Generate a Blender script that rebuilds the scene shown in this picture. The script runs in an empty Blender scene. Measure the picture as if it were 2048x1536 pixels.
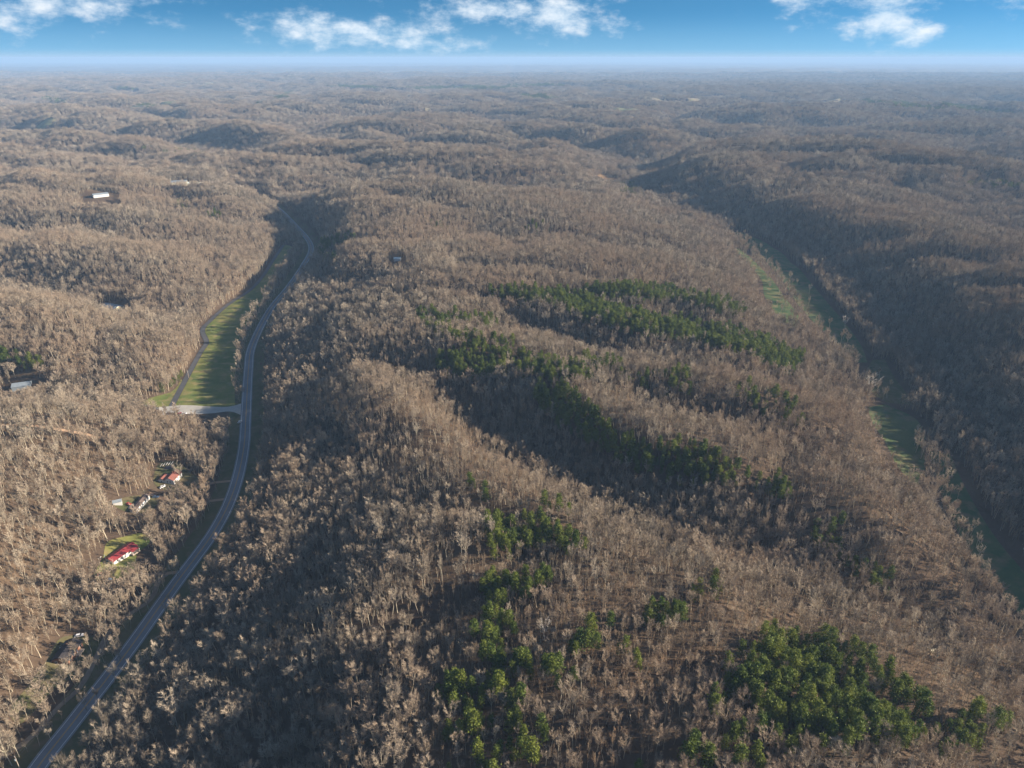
import bpy, math, random
import numpy as np
from mathutils import Vector, Matrix

random.seed(7)
RNG = np.random.default_rng(11)
R = math.radians
SC = bpy.context.scene

# ------------------------------------------------------------------ camera, world, sun, exposure
F_PX, W_PX, H_PX, HORIZON = 1420.0, 2048.0, 1536.0, 116.0
CAM_Z = 300.0
PITCH = math.atan((H_PX / 2 - HORIZON) / F_PX)
cd = bpy.data.cameras.new('camera')
cam = bpy.data.objects.new('camera', cd)
SC.collection.objects.link(cam)
cam.location = (0, 0, CAM_Z)
cam.rotation_euler = (R(90) - PITCH, 0, 0)
cd.sensor_width = 36
cd.lens = F_PX / W_PX * 36
cd.clip_start = 1
cd.clip_end = 200000
SC.camera = cam
SUN_EL, SUN_AZ = R(18), R(87)            # azimuth clockwise from +Y (the view direction)
sd = bpy.data.lights.new('sun', 'SUN')
sd.energy = 5.0
sd.angle = R(0.5)
sd.color = (1.0, 0.86, 0.70)
sun = bpy.data.objects.new('sun', sd)
SC.collection.objects.link(sun)
sdir = Vector((math.sin(SUN_AZ) * math.cos(SUN_EL), math.cos(SUN_AZ) * math.cos(SUN_EL), math.sin(SUN_EL)))
sun.rotation_euler = sdir.to_track_quat('Z', 'Y').to_euler()
SC.view_settings.view_transform = 'Standard'
SC.view_settings.look = 'None'
SC.view_settings.gamma = 1
SC.view_settings.exposure = 1.5
SC.view_settings.use_curve_mapping = False
SC.render.engine = 'CYCLES'
cy = SC.cycles
cy.max_bounces = 5
cy.diffuse_bounces = 2
cy.glossy_bounces = 1
cy.transmission_bounces = 2
cy.volume_bounces = 1
cy.transparent_max_bounces = 8
cy.use_denoising = True
cy.use_adaptive_sampling = False
cy.sample_clamp_indirect = 4
cy.pixel_filter_type = 'BLACKMAN_HARRIS'
cy.filter_width = 1.5

class NT:
    """little helper to write node trees"""
    def __init__(self, nt):
        self.nt = nt
        self.N = nt.nodes
    def node(self, t, **kw):
        n = self.N.new(t)
        for k, v in kw.items():
            setattr(n, k, v)
        return n
    def link(self, a, b):
        self.nt.links.new(a, b)
    def val(self, x, sock):
        if hasattr(x, 'is_output') or isinstance(x, bpy.types.NodeSocket):
            self.link(x, sock)
        else:
            sock.default_value = x
    def math(self, op, a, b=0.0, c=None, clamp=False):
        n = self.node('ShaderNodeMath', operation=op, use_clamp=clamp)
        self.val(a, n.inputs[0]); self.val(b, n.inputs[1])
        if c is not None: self.val(c, n.inputs[2])
        return n.outputs[0]
    def mix(self, f, a, b, mode='MIX'):
        n = self.node('ShaderNodeMix', data_type='RGBA', blend_type=mode)
        self.val(f, n.inputs[0]); self.val(a, n.inputs[6]); self.val(b, n.inputs[7])
        return n.outputs[2]
    def ramp(self, f, stops, interp='LINEAR'):
        n = self.node('ShaderNodeValToRGB')
        n.color_ramp.interpolation = interp
        e = n.color_ramp.elements
        while len(e) < len(stops): e.new(0.5)
        for q, (p, c) in zip(e, stops):
            q.position = p
            q.color = c if len(c) == 4 else (*c, 1)
        self.val(f, n.inputs[0])
        return n.outputs[0]
    def noise(self, vec, scale, detail=3, rough=0.55, dim='3D'):
        n = self.node('ShaderNodeTexNoise', noise_dimensions=dim)
        n.inputs['Scale'].default_value = scale
        n.inputs['Detail'].default_value = detail
        n.inputs['Roughness'].default_value = rough
        if vec is not None: self.link(vec, n.inputs['Vector'])
        return n.outputs[0]
    def mapr(self, v, a, b, c, d, smooth=False):
        n = self.node('ShaderNodeMapRange')
        if smooth: n.interpolation_type = 'SMOOTHSTEP'
        self.val(v, n.inputs[0])
        for i, x in enumerate((a, b, c, d)): n.inputs[i + 1].default_value = x
        return n.outputs[0]

world = bpy.data.worlds.new('World')
SC.world = world
world.use_nodes = True
w = NT(world.node_tree)
w.N.clear()
wo = w.node('ShaderNodeOutputWorld')
bg = w.node('ShaderNodeBackground')
bg.inputs[1].default_value = 0.08
tc = w.node('ShaderNodeTexCoord')
sep = w.node('ShaderNodeSeparateXYZ')
w.link(tc.outputs['Generated'], sep.inputs[0])
az = w.math('ARCTAN2', sep.outputs[0], sep.outputs[1])
el = w.math('ARCSINE', sep.outputs[2])
# the clear blue of higher air reaches far down in this sky: look the sky up at a steeper angle
zz = w.math('MULTIPLY_ADD', w.math('MAXIMUM', sep.outputs[2], 0.0), 4.0, 0.30)
comb = w.node('ShaderNodeCombineXYZ')
w.link(sep.outputs[0], comb.inputs[0]); w.link(sep.outputs[1], comb.inputs[1]); w.link(zz, comb.inputs[2])
nrm = w.node('ShaderNodeVectorMath', operation='NORMALIZE')
w.link(comb.outputs[0], nrm.inputs[0])
sky = w.node('ShaderNodeTexSky', sky_type='NISHITA')
sky.sun_disc = False
sky.sun_elevation = SUN_EL
sky.sun_rotation = SUN_AZ
sky.altitude = 300
sky.air_density = 1.0
sky.dust_density = 0.4
sky.ozone_density = 1.6
w.link(nrm.outputs[0], sky.inputs[0])
skyt = w.mix(w.mapr(el, 0.05, 0.5, 0, 1, True), (0.34, 0.78, 0.90, 1), (1.0, 1.0, 1.0, 1))
skyc = w.mix(1.0, sky.outputs[0], skyt, 'MULTIPLY')
skyc = w.mix(w.mapr(el, 0.0, 0.055, 0.40, 0.0, True), skyc, (1.6, 2.9, 3.8, 1))
# pale band of far air just above the horizon
glow = w.math('POWER', w.mapr(el, -0.004, 0.011, 1.0, 0.0), 1.8)
skyc = w.mix(w.math('MULTIPLY', glow, 0.8, clamp=True), skyc, (3.1, 3.35, 3.5, 1))
# clouds: (azimuth deg, elevation deg, half width, half height, gain)
def px_dir(px, py):
    a = math.atan((H_PX / 2 - py) / F_PX) - PITCH
    dx = (px - W_PX / 2) / F_PX
    dy = (H_PX / 2 - py) / F_PX
    v = Vector((dx, math.cos(PITCH) + dy * math.sin(PITCH), -math.sin(PITCH) + dy * math.cos(PITCH))).normalized()
    return math.atan2(v.x, v.y), math.asin(v.z)
CLOUDS = [(40, 20, 110, 34, 1.0), (150, 5, 160, 26, 1.1), (290, 28, 50, 18, 0.8), (-60, 45, 80, 30, .8),
          (610, 46, 90, 22, 1.2), (720, 62, 170, 26, 1.3), (850, 82, 110, 18, 1.2), (580, 84, 90, 12, .6), (760, 95, 120, 10, .5),
          (1000, 22, 150, 24, 1.25), (1120, 30, 80, 40, 1.4), (1210, 46, 50, 24, 1.0), (880, 12, 60, 16, .7),
          (1630, 4, 70, 24, 1.1), (1585, 28, 16, 22, .7), (1780, 30, 52, 42, 1.6), (1815, 66, 44, 20, 1.3), (1745, 62, 20, 20, .7),
          (-300, 40, 160, 30, 1),  (2500, -90, 300, 60, 1), (900, -160, 500, 60, 1), (100, -220, 300, 50, 1)]
cv = w.node('ShaderNodeCombineXYZ')
w.link(az, cv.inputs[0]); w.link(w.math('MULTIPLY', el, 1.9), cv.inputs[1])
nz = w.noise(cv.outputs[0], 26, 9, 0.62)
nz2 = w.noise(cv.outputs[0], 9, 4, 0.5)
wx = w.math('MULTIPLY_ADD', nz2, 0.07, -0.035)
azw = w.math('ADD', az, wx)
elw = w.math('ADD', el, w.math('MULTIPLY', wx, 0.35))
mask = None
for (px, py, hw, hh, g) in CLOUDS:
    a0, e0 = px_dir(px, py)
    sx, sy = hw / F_PX * 1.05, hh / F_PX
    dxn = w.math('MULTIPLY', w.math('SUBTRACT', azw, a0), 1 / sx)
    dyn = w.math('MULTIPLY', w.math('SUBTRACT', elw, e0), 1 / sy)
    r2 = w.math('ADD', w.math('MULTIPLY', dxn, dxn), w.math('MULTIPLY', dyn, dyn))
    m = w.math('MULTIPLY', w.math('EXPONENT', w.math('MULTIPLY', r2, -0.8)), g)
    mask = m if mask is None else w.math('MAXIMUM', mask, m)
cl = w.math('ADD', w.math('MULTIPLY', mask, 0.62), w.math('MULTIPLY_ADD', nz, 1.9, -1.26))
cl = w.mapr(cl, -0.05, 0.75, 0.0, 0.88, True)
cl = w.math('MULTIPLY', cl, w.mapr(mask, 0.02, 0.22, 0, 1, True))
clc = w.mix(w.mapr(nz, 0.35, 0.7, 0, 1), (2.7, 3.6, 4.4, 1), (4.4, 4.6, 4.8, 1))
skyc = w.mix(cl, skyc, clc)
w.link(skyc, bg.inputs[0])
w.link(bg.outputs[0], wo.inputs[0])
world.cycles.sampling_method = 'MANUAL'
world.cycles.sample_map_resolution = 512

# ------------------------------------------------------------------ projection helpers (metres <-> photo pixels)
CP, SP = math.cos(PITCH), math.sin(PITCH)
def ray(px, py):
    u = (px - W_PX / 2) / F_PX; v = (H_PX / 2 - py) / F_PX
    return np.array([u, CP + v * SP, -SP + v * CP])
def at(px, py, z=0.0):
    d = ray(px, py)
    t = (z - CAM_Z) / d[2]
    return d[0] * t, d[1] * t
def project(x, y, z):
    dz = z - CAM_Z
    depth = y * CP - dz * SP
    up = y * SP + dz * CP
    depth = np.maximum(depth, 1e-3)
    return W_PX / 2 + F_PX * x / depth, H_PX / 2 - F_PX * up / depth, depth

# ------------------------------------------------------------------ noise
_perm = np.random.default_rng(3).permutation(512)
_ang = np.random.default_rng(4).random(512) * 2 * math.pi
_gx, _gy = np.cos(_ang), np.sin(_ang)
def perlin(x, y, seed=0):
    x = np.asarray(x, float); y = np.asarray(y, float)
    xi = np.floor(x).astype(int); yi = np.floor(y).astype(int)
    xf = x - xi; yf = y - yi
    def g(ix, iy, fx, fy):
        h = _perm[(_perm[(ix + seed * 37) & 511] + iy) & 511]
        return _gx[h] * fx + _gy[h] * fy
    u = xf * xf * xf * (xf * (xf * 6 - 15) + 10); v = yf * yf * yf * (yf * (yf * 6 - 15) + 10)
    a = g(xi, yi, xf, yf); b = g(xi + 1, yi, xf - 1, yf)
    c = g(xi, yi + 1, xf, yf - 1); d = g(xi + 1, yi + 1, xf - 1, yf - 1)
    return (a + u * (b - a)) * (1 - v) + (c + u * (d - c)) * v
def smooth(x, a, b):
    t = np.clip((x - a) / (b - a), 0, 1)
    return t * t * (3 - 2 * t)

# ------------------------------------------------------------------ terrain: surveyed lines (photo x, photo y, height)
LINES = [
 # valley with the highway
 [(40,1600,0),(75,1536,0),(150,1440,0),(250,1310,0),(350,1170,0),(430,1060,0),(468,980,0),(487,900,0),(492,830,0),(497,740,1),(505,690,1),(540,620,2),(580,570,3),(607,530,4),(622,500,5),(615,478,7),(590,450,10),(560,420,13),(530,400,16),(512,390,18)],
 [(0,1530,-2),(60,1460,-2),(110,1400,-2),(180,1330,-2),(250,1230,-2),(310,1180,-2)],
 [(180,1260,1),(270,1130,2),(300,1060,2),(350,990,3),(390,940,4),(430,880,3)],
 [(330,818,3),(375,750,3),(405,660,4),(440,625,4),(500,580,5),(540,535,5),(565,495,6)],
 [(400,815,2),(440,760,2),(450,690,2),(480,640,3),(520,590,4),(560,540,5)],
 # left side: hillside, spur, hollow, spur, hollow ...
 [(0,1380,12),(60,1290,10),(130,1180,10),(190,1080,12),(240,1010,12),(280,930,14)],
 [(-100,1290,45),(-40,1180,42),(50,1070,34),(120,980,34),(170,900,36)],
 [(-150,1050,70),(-60,960,62),(0,900,58),(80,870,55),(180,850,44),(270,850,24),(330,870,10)],
 [(-150,830,75),(0,826,66),(100,830,58),(200,845,42)],
 [(-150,765,30),(0,776,16),(100,790,9),(200,798,6),(265,806,5)],
 [(0,720,45),(120,720,44),(240,730,34),(320,740,18)],
 [(-150,580,88),(0,600,78),(150,636,64),(225,655,54),(330,690,34),(375,700,14)],
 [(-150,555,26),(0,564,18),(100,586,13),(225,620,9),(340,648,6),(395,660,4)],
 [(-150,480,72),(0,488,66),(200,502,62),(350,525,50),(470,550,26),(525,545,8)],
 [(-150,525,50),(0,532,42),(200,560,38),(330,590,30),(430,610,16)],
 [(-150,448,50),(0,458,46),(200,470,42),(400,500,30),(500,520,14)],
 [(-150,420,76),(0,428,72),(250,436,68),(400,452,52),(520,486,24),(555,478,10)],
 [(350,400,45),(385,425,38),(430,445,30),(520,455,18)],
 [(0,400,86),(200,394,80),(330,375,80),(420,378,74),(470,405,52)],
 [(430,400,58),(480,430,40)],
 [(640,400,70),(660,430,60),(650,470,34),(700,440,70)],
 # main ridge east of the highway
 [(560,980,15),(560,860,14),(575,760,15),(580,700,15)],
 [(490,1180,9),(440,1290,9),(345,1420,9),(265,1536,8)],
 [(700,1536,58),(660,1400,53),(640,1250,49),(650,1120,46),(660,1000,38),(650,900,32),(645,800,32)],
 [(560,1536,30),(520,1400,26),(540,1260,24),(570,1120,22)],
 [(760,1270,60),(770,1100,53),(810,1180,62),(830,1400,65),(820,1536,66)],
 [(700,470,66),(690,540,50),(675,640,44),(705,700,48),(745,750,58),(790,850,64),(850,980,66),(910,1150,65),(960,1350,66),(960,1600,68)],
 [(770,790,71),(900,872,68),(1050,985,62),(1200,1085,58),(1400,1160,55),(1600,1222,52),(1800,1300,46),(1960,1390,34),(2040,1440,16),(2100,1470,-4)],
 [(1000,1050,72),(1100,1150,70),(1200,1250,69),(1200,1400,73),(1200,1600,76)],
 [(1400,1280,64),(1500,1380,68),(1600,1370,72),(1750,1420,68),(1600,1600,75)],
 [(1900,1480,60),(2048,1536,48),(1850,1600,68),(2150,1560,20)],
 # hollow below the lit crest, then spur and hollow in turn down to the east valley
 [(838,768,36),(900,810,24),(960,855,15),(1080,932,7),(1200,1004,3),(1350,1074,1),(1500,1126,0),(1700,1188,0),(1850,1245,-5),(1980,1310,-9)],
 [(1000,732,62),(1100,772,63),(1200,836,65),(1300,884,64),(1450,926,60),(1600,965,50),(1750,1020,44),(1830,1075,28),(1880,1110,2)],
 [(880,730,62),(950,735,64),(850,690,66)],
 [(1225,775,46),(1350,822,38),(1500,856,28),(1620,888,18),(1720,930,6),(1790,970,-6)],
 [(1190,728,62),(1350,760,60),(1500,795,55),(1620,835,46),(1690,870,30),(1745,900,2)],
 [(1040,662,50),(1200,695,42),(1350,716,34),(1480,736,24),(1600,770,10),(1670,800,-4)],
 [(980,600,65),(1100,622,65),(1200,652,62),(1350,676,58),(1500,704,48),(1590,745,28),(1640,770,0)],
 [(1150,606,52),(1300,644,38),(1430,660,24),(1530,680,8),(1585,705,-4)],
 [(1180,590,63),(1350,604,58),(1450,622,46),(1520,648,16),(1545,665,-3)],
 [(1250,560,48),(1400,580,34),(1480,600,10)],
 [(1150,520,72),(1300,545,64),(1420,560,44),(1480,575,6)],
 [(900,640,64),(780,640,58),(850,580,68),(950,520,72),(800,520,74)],
 [(900,470,60),(1100,480,58),(1300,500,48),(1400,520,20)],
 [(800,440,78),(1000,440,76),(1200,450,68),(1340,470,46),(1400,480,10)],
 [(1200,400,62),(1300,440,36)],
 # east valley floor, two edges
 [(1235,372,8),(1325,412,3),(1420,458,2),(1490,500,0),(1540,560,-2),(1580,620,-3),(1630,680,-4),(1690,750,-5),(1750,830,-6),(1800,920,-7),(1860,1010,-8),(1930,1120,-9),(2010,1240,-10),(2090,1370,-11),(2200,1536,-11)],
 [(1265,368,12),(1370,405,4),(1470,450,1),(1550,505,0),(1620,570,-2),(1670,630,-3),(1725,690,-4),(1775,740,-5),(1830,810,-6),(1890,880,-7),(1960,960,-8),(2040,1060,-9),(2130,1180,-10),(2250,1330,-11)],
 # hills beyond it
 [(1460,390,44),(1575,430,44),(1700,480,42),(1810,540,40),(1900,610,40),(1995,690,42),(2075,760,44),(2190,860,48),(2300,980,52)],
 [(1700,400,62),(1850,450,64),(2000,520,66),(2150,600,70),(2300,760,76)],
 [(1585,465,10),(1675,520,7),(1758,590,5),(1840,660,3),(1905,735,2),(1990,825,3),(2100,945,4)],
 [(1780,500,40),(1700,520,26)],[(2000,640,52),(1900,660,30)],
]
ZS = 0.72
ctrl = []
for L in LINES:
    pts = [(*at(px, py, z * ZS), z * ZS) for px, py, z in L]
    for a, b in zip(pts[:-1], pts[1:]):
        n = max(1, int(math.dist(a[:2], b[:2]) / 28))
        for k in range(n):
            t = k / n
            ctrl.append([a[i] + (b[i] - a[i]) * t for i in range(3)])
    ctrl.append(list(pts[-1]))
ctrl = np.array(ctrl)

def dist_to(P, x, y, maxd=60):
    """distance to polyline and its height there"""
    x = np.asarray(x, float); y = np.asarray(y, float)
    D = np.full(x.shape, 1e9); Z = np.zeros(x.shape)
    bb = (x > P[:, 0].min() - maxd) & (x < P[:, 0].max() + maxd) & (y > P[:, 1].min() - maxd) & (y < P[:, 1].max() + maxd)
    idx = np.where(bb.ravel())[0]
    xx, yy = x.ravel()[idx], y.ravel()[idx]
    d = np.full(len(xx), 1e9); z = np.zeros(len(xx))
    a0 = P[:-1]; e = P[1:, :2] - P[:-1, :2]; L2 = (e ** 2).sum(1) + 1e-9
    for s in range(0, len(xx), 20000):
        X = xx[s:s + 20000, None]; Y = yy[s:s + 20000, None]
        t = np.clip(((X - a0[None, :, 0]) * e[None, :, 0] + (Y - a0[None, :, 1]) * e[None, :, 1]) / L2[None], 0, 1)
        dd = (X - a0[None, :, 0] - t * e[None, :, 0]) ** 2 + (Y - a0[None, :, 1] - t * e[None, :, 1]) ** 2
        j = dd.argmin(1); r = np.arange(len(j))
        d[s:s + 20000] = np.sqrt(dd[r, j])
        z[s:s + 20000] = P[j, 2] + t[r, j] * (P[j + 1, 2] - P[j, 2])
    D.ravel()[idx] = d; Z.ravel()[idx] = z
    return D, Z
FARV = [(np.array([(*at(px, py, 6), 6.0) for px, py in L]), dep) for L, dep in (
    ([(-160, 262), (-60, 266), (0, 268), (60, 278), (140, 292), (250, 296), (345, 297), (400, 306), (450, 318), (475, 332)], 6),
    ([(1625, 298), (1690, 318), (1760, 330), (1850, 345), (1950, 352), (2048, 362), (2200, 380)], 7),
    ([(1150, 312), (1195, 318), (1236, 328), (1262, 345), (1240, 366)], 4),
    ([(1860, 234), (1960, 245), (2060, 256), (2200, 262)], 6),
    ([(1440, 262), (1520, 270), (1610, 268)], 4), ([(100, 192), (200, 201), (300, 210), (420, 214)], 5), ([(620, 250), (760, 244), (880, 252)], 4),
    ([(830, 298), (960, 292), (1080, 300)], 4), ([(1100, 186), (1240, 190), (1330, 196)], 5))]
def proc(x, y):
    wx = x + 150 * perlin(x / 900 + 5, y / 900, 1) + 45 * perlin(x / 230, y / 230 + 9, 5)
    wy = y + 0.10 * x + 150 * perlin(x / 900, y / 900 + 7, 2) + 45 * perlin(x / 230 + 3, y / 230, 6)
    n1 = perlin(wx / 1500, wy / 1100, 3)
    n2 = perlin(wx / 620 + 3, wy / 330, 4)
    n3 = perlin(wx / 330, wy / 140, 7)
    n4 = perlin(wx / 130 + 4, wy / 110, 9)
    v1 = 1 - np.exp(-(np.abs(n1) / 0.10) ** 1.15)
    v2 = 1 - np.exp(-(np.abs(n2) / 0.15) ** 1.3)
    v3 = 1 - np.exp(-(np.abs(n3) / 0.18) ** 1.5)
    v4 = 1 - np.exp(-(np.abs(n4) / 0.20) ** 1.5)
    h = -3 + 96 * (0.22 + 0.78 * v1) * (0.30 + 0.28 * v2 + 0.32 * v3 + 0.10 * v4) + 4 * perlin(x / 90, y / 90, 8)
    h = h + 40 * perlin(x / 6000 + .3, y / 6000, 12) * smooth(y, 4000, 9000)
    for P_, dep in FARV:
        d_, z_ = dist_to(P_, x, y, 560)
        d_ = d_ + 25 * perlin(x / 150, y / 150, 33)
        k = smooth(d_, 25, 210)
        h = np.where(d_ < 600, h * k + 6 * (1 - k) + dep * np.exp(-((d_ - 250) / 130) ** 2), h)
    return np.maximum(h, -6)
def far_mask(x, y):
    return np.maximum(smooth(y, 950, 1500), smooth(np.abs(x) - (0.74 * y + 190), 0, 260))
_foot = np.array([at(px, py, 4) for px, py in ((1585, 465), (1675, 520), (1758, 590), (1840, 660), (1905, 735), (1990, 825), (2100, 945), (2300, 1150))])[::-1]
def base_h(x, y):
    m = far_mask(x, y)
    m = np.maximum(m, smooth(x - np.interp(y, _foot[:, 1], _foot[:, 0]), 20, 150))
    return proc(x, y) * m + 24 * (1 - m)

CELL, GX0, GX1, GY0, GY1 = 6.0, -2400.0, 2400.0, -300.0, 2700.0
gx = np.arange(GX0, GX1 + 1, CELL); gy = np.arange(GY0, GY1 + 1, CELL)
# anchors of zero correction outside the surveyed area
ax_, ay_ = np.meshgrid(np.arange(-2300, 2301, 150.0), np.arange(-290, 2700, 150.0))
ax_ = ax_.ravel(); ay_ = ay_.ravel()
k_ = (far_mask(ax_, ay_) > 0.93) | (ay_ < 60)
ax_, ay_ = ax_[k_], ay_[k_]
d2 = ((ax_[:, None] - ctrl[None, :, 0]) ** 2 + (ay_[:, None] - ctrl[None, :, 1]) ** 2).min(1)
k_ = d2 > 120 ** 2
ax_, ay_ = ax_[k_], ay_[k_]
PX = np.concatenate([ctrl[:, 0], ax_]); PY = np.concatenate([ctrl[:, 1], ay_])
PR = np.concatenate([ctrl[:, 2] - base_h(ctrl[:, 0], ctrl[:, 1]), np.where(ay_ < 60, 15.0, 0.0)])
n_ = len(PX)
A = np.zeros((n_ + 1, n_ + 1))
A[:n_, :n_] = np.hypot(PX[:, None] - PX[None], PY[:, None] - PY[None])
A[:n_, :n_] -= np.eye(n_) * 3.0
A[n_, :n_] = 1; A[:n_, n_] = 1
sol = np.linalg.solve(A, np.concatenate([PR, [0]]))
MX, MY = np.meshgrid(gx, gy)
RES = np.empty(MX.size)
fx, fy = MX.ravel(), MY.ravel()
PXf, PYf, Sf = PX.astype(np.float32), PY.astype(np.float32), sol[:n_].astype(np.float64)
for s in range(0, MX.size, 20000):
    a = fx[s:s + 20000].astype(np.float32)[:, None] - PXf[None]
    b = fy[s:s + 20000].astype(np.float32)[:, None] - PYf[None]
    RES[s:s + 20000] = np.sqrt(a * a + b * b) @ Sf + sol[n_]
RES = RES.reshape(MX.shape)
for _ in range(2):
    for axx in (0, 1):
        RES = (np.roll(RES, 1, axx) + 2 * RES + np.roll(RES, -1, axx)) / 4
HG = base_h(MX, MY) + RES * (1 - smooth(MY, 2350, 2650)) * (1 - smooth(np.abs(MX), 2050, 2350))
nm = 1 - far_mask(MX, MY)
hillm = smooth(HG, 5, 18) * nm
HG = HG + hillm * (4.5 * perlin(MX / 120, MY / 120, 21) + 2.5 * perlin(MX / 48, MY / 48, 22)
                   - 12 * np.exp(-(np.abs(perlin(MX / 210 + 2, MY / 150, 23)) / 0.10) ** 1.3) * smooth(HG, 12, 26))

def bil(G, x, y):
    u = np.clip((x - GX0) / CELL, 0, G.shape[1] - 1.001); v = np.clip((y - GY0) / CELL, 0, G.shape[0] - 1.001)
    i = u.astype(int); j = v.astype(int); u = u - i; v = v - j
    return (G[j, i] * (1 - u) + G[j, i + 1] * u) * (1 - v) + (G[j + 1, i] * (1 - u) + G[j + 1, i + 1] * u) * v

def catmull(pts, step=4.0):
    P = [np.array(p, float) for p in pts]
    P = [2 * P[0] - P[1]] + P + [2 * P[-1] - P[-2]]
    out = []
    for i in range(1, len(P) - 2):
        n = max(2, int(np.linalg.norm(P[i + 1][:2] - P[i][:2]) / step))
        for k in range(n):
            t = k / n
            out.append(0.5 * ((2 * P[i]) + (-P[i - 1] + P[i + 1]) * t + (2 * P[i - 1] - 5 * P[i] + 4 * P[i + 1] - P[i + 2]) * t * t
                              + (-P[i - 1] + 3 * P[i] - 3 * P[i + 1] + P[i + 2]) * t ** 3))
    out.append(P[-2])
    return np.array(out)
def resample(P, n):
    s = np.concatenate([[0], np.cumsum(np.hypot(*np.diff(P[:, :2], axis=0).T))])
    t = np.linspace(0, s[-1], n)
    return np.stack([np.interp(t, s, P[:, k]) for k in range(P.shape[1])], 1)
def wline(L, step=4.0):
    return catmull([(*at(px, py, z * ZS), z * ZS) for px, py, z in L], step)

ROAD = wline([(10,1660,0)] + LINES[0])
SIDE = wline([(338,822,3),(352,795,3),(375,752,3),(400,706,3),(413,684,4),(405,660,4),(424,638,4),(455,610,4),(500,580,5),(525,553,5),(545,522,6),(560,500,6),(567,490,6)], 3)
for P_, w0, w1 in ((ROAD, 9, 26), (SIDE, 6, 18)):
    D_, Z_ = dist_to(P_, MX, MY, 40)
    k_ = 1 - smooth(D_, w0, w1)
    HG = HG * (1 - k_) + (Z_ - 0.15) * k_

def H(x, y):
    x = np.asarray(x, float); y = np.asarray(y, float)
    ins = (x > GX0) & (x < GX1 - CELL) & (y > GY0) & (y < GY1 - CELL)
    out = proc(x, y)
    return np.where(ins, bil(HG, x, y), out)
def Hs(x, y):
    return float(H(np.array([x]), np.array([y]))[0])
def ground_at(px, py):
    """point of the terrain seen at a photo pixel"""
    d = ray(px, py)
    t = np.arange(150, 9000, 1.5) / np.linalg.norm(d)
    X, Y, Z = d[0] * t, d[1] * t, CAM_Z + d[2] * t
    h = H(X, Y)
    k = np.argmax(Z < h)
    if k == 0: k = len(t) - 1
    return float(X[k]), float(Y[k]), float(h[k])

# ------------------------------------------------------------------ object helpers
def new_mesh(name, verts, faces, mats, smooth_=False, midx=None, uv=None):
    me = bpy.data.meshes.new(name)
    if isinstance(faces, np.ndarray):
        k = faces.shape[1]; nf = len(faces)
        me.vertices.add(len(verts)); me.vertices.foreach_set('co', np.asarray(verts, np.float32).ravel())
        me.loops.add(nf * k); me.loops.foreach_set('vertex_index', faces.astype(np.int32).ravel())
        me.polygons.add(nf); me.polygons.foreach_set('loop_start', np.arange(0, nf * k, k, dtype=np.int32))
        me.update(calc_edges=True)
    else:
        me.from_pydata([tuple(v) for v in verts], [], faces)
    for m in (mats if isinstance(mats, (list, tuple)) else [mats]):
        me.materials.append(m)
    if midx is not None: me.polygons.foreach_set('material_index', np.asarray(midx, np.int32))
    if smooth_: me.polygons.foreach_set('use_smooth', np.ones(len(me.polygons), bool))
    me.update()
    return me
def link(name, data, parent=None, loc=(0, 0, 0), rz=0.0, sc=1.0):
    o = bpy.data.objects.new(name, data)
    SC.collection.objects.link(o)
    o.parent = parent
    o.location = loc
    if rz: o.rotation_euler = (0, 0, rz)
    if sc != 1.0: o.scale = (sc, sc, sc) if not isinstance(sc, tuple) else sc
    return o
def tag(o, label, cat, group=None):
    o['label'] = label; o['category'] = cat
    if group: o['group'] = group
    return o
def structure(o, label=None):
    o['kind'] = 'structure'
    if label: o['label'] = label
    return o
def stuff(o, label, cat):
    o['kind'] = 'stuff'; o['label'] = label; o['category'] = cat
    return o

class MB:
    def __init__(self): self.v = []; self.f = []
    def box(self, x0, x1, y0, y1, z0, z1):
        b = len(self.v)
        self.v += [(x0,y0,z0),(x1,y0,z0),(x1,y1,z0),(x0,y1,z0),(x0,y0,z1),(x1,y0,z1),(x1,y1,z1),(x0,y1,z1)]
        self.f += [tuple(b + i for i in q) for q in ((0,3,2,1),(4,5,6,7),(0,1,5,4),(1,2,6,5),(2,3,7,6),(3,0,4,7))]
        return self
    def poly(self, pts):
        b = len(self.v); self.v += list(pts); self.f.append(tuple(range(b, b + len(pts)))); return self
    def tube(self, p, q, r0, r1, n=8, caps=True):
        p = Vector(p); q = Vector(q); d = (q - p).normalized()
        a = d.orthogonal().normalized(); c = d.cross(a); b = len(self.v)
        for i in range(n):
            t = 2 * math.pi * i / n
            self.v.append(tuple(p + (a * math.cos(t) + c * math.sin(t)) * r0))
            self.v.append(tuple(q + (a * math.cos(t) + c * math.sin(t)) * r1))
        for i in range(n):
            j = (i + 1) % n
            self.f.append((b + 2 * i, b + 2 * j, b + 2 * j + 1, b + 2 * i + 1))
        if caps:
            self.f.append(tuple(b + 2 * i for i in range(n))[::-1]); self.f.append(tuple(b + 2 * i + 1 for i in range(n)))
        return self
    def build(self, name, mat, parent=None, loc=(0, 0, 0), rz=0.0):
        return link(name, new_mesh(name, self.v, self.f, mat), parent, loc, rz)

# ------------------------------------------------------------------ materials
def mat(name):
    m = bpy.data.materials.new(name); m.use_nodes = True
    n = NT(m.node_tree); b = n.N['Principled BSDF']
    b.inputs['Specular IOR Level'].default_value = 0.2
    return m, n, b
def plain(name, col, rough=0.6, var=0.12, scale=2.0, spec=0.3, metal=0.0):
    m, n, b = mat(name)
    g = n.node('ShaderNodeNewGeometry')
    f = n.noise(g.outputs['Position'], scale, 4)
    lo = tuple(c * (1 - var * 1.6) for c in col) + (1,); hi = tuple(min(1, c * (1 + var)) for c in col) + (1,)
    n.link(n.mix(f, lo, hi), b.inputs['Base Color'])
    b.inputs['Roughness'].default_value = rough
    b.inputs['Specular IOR Level'].default_value = spec
    b.inputs['Metallic'].default_value = metal
    return m

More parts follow.
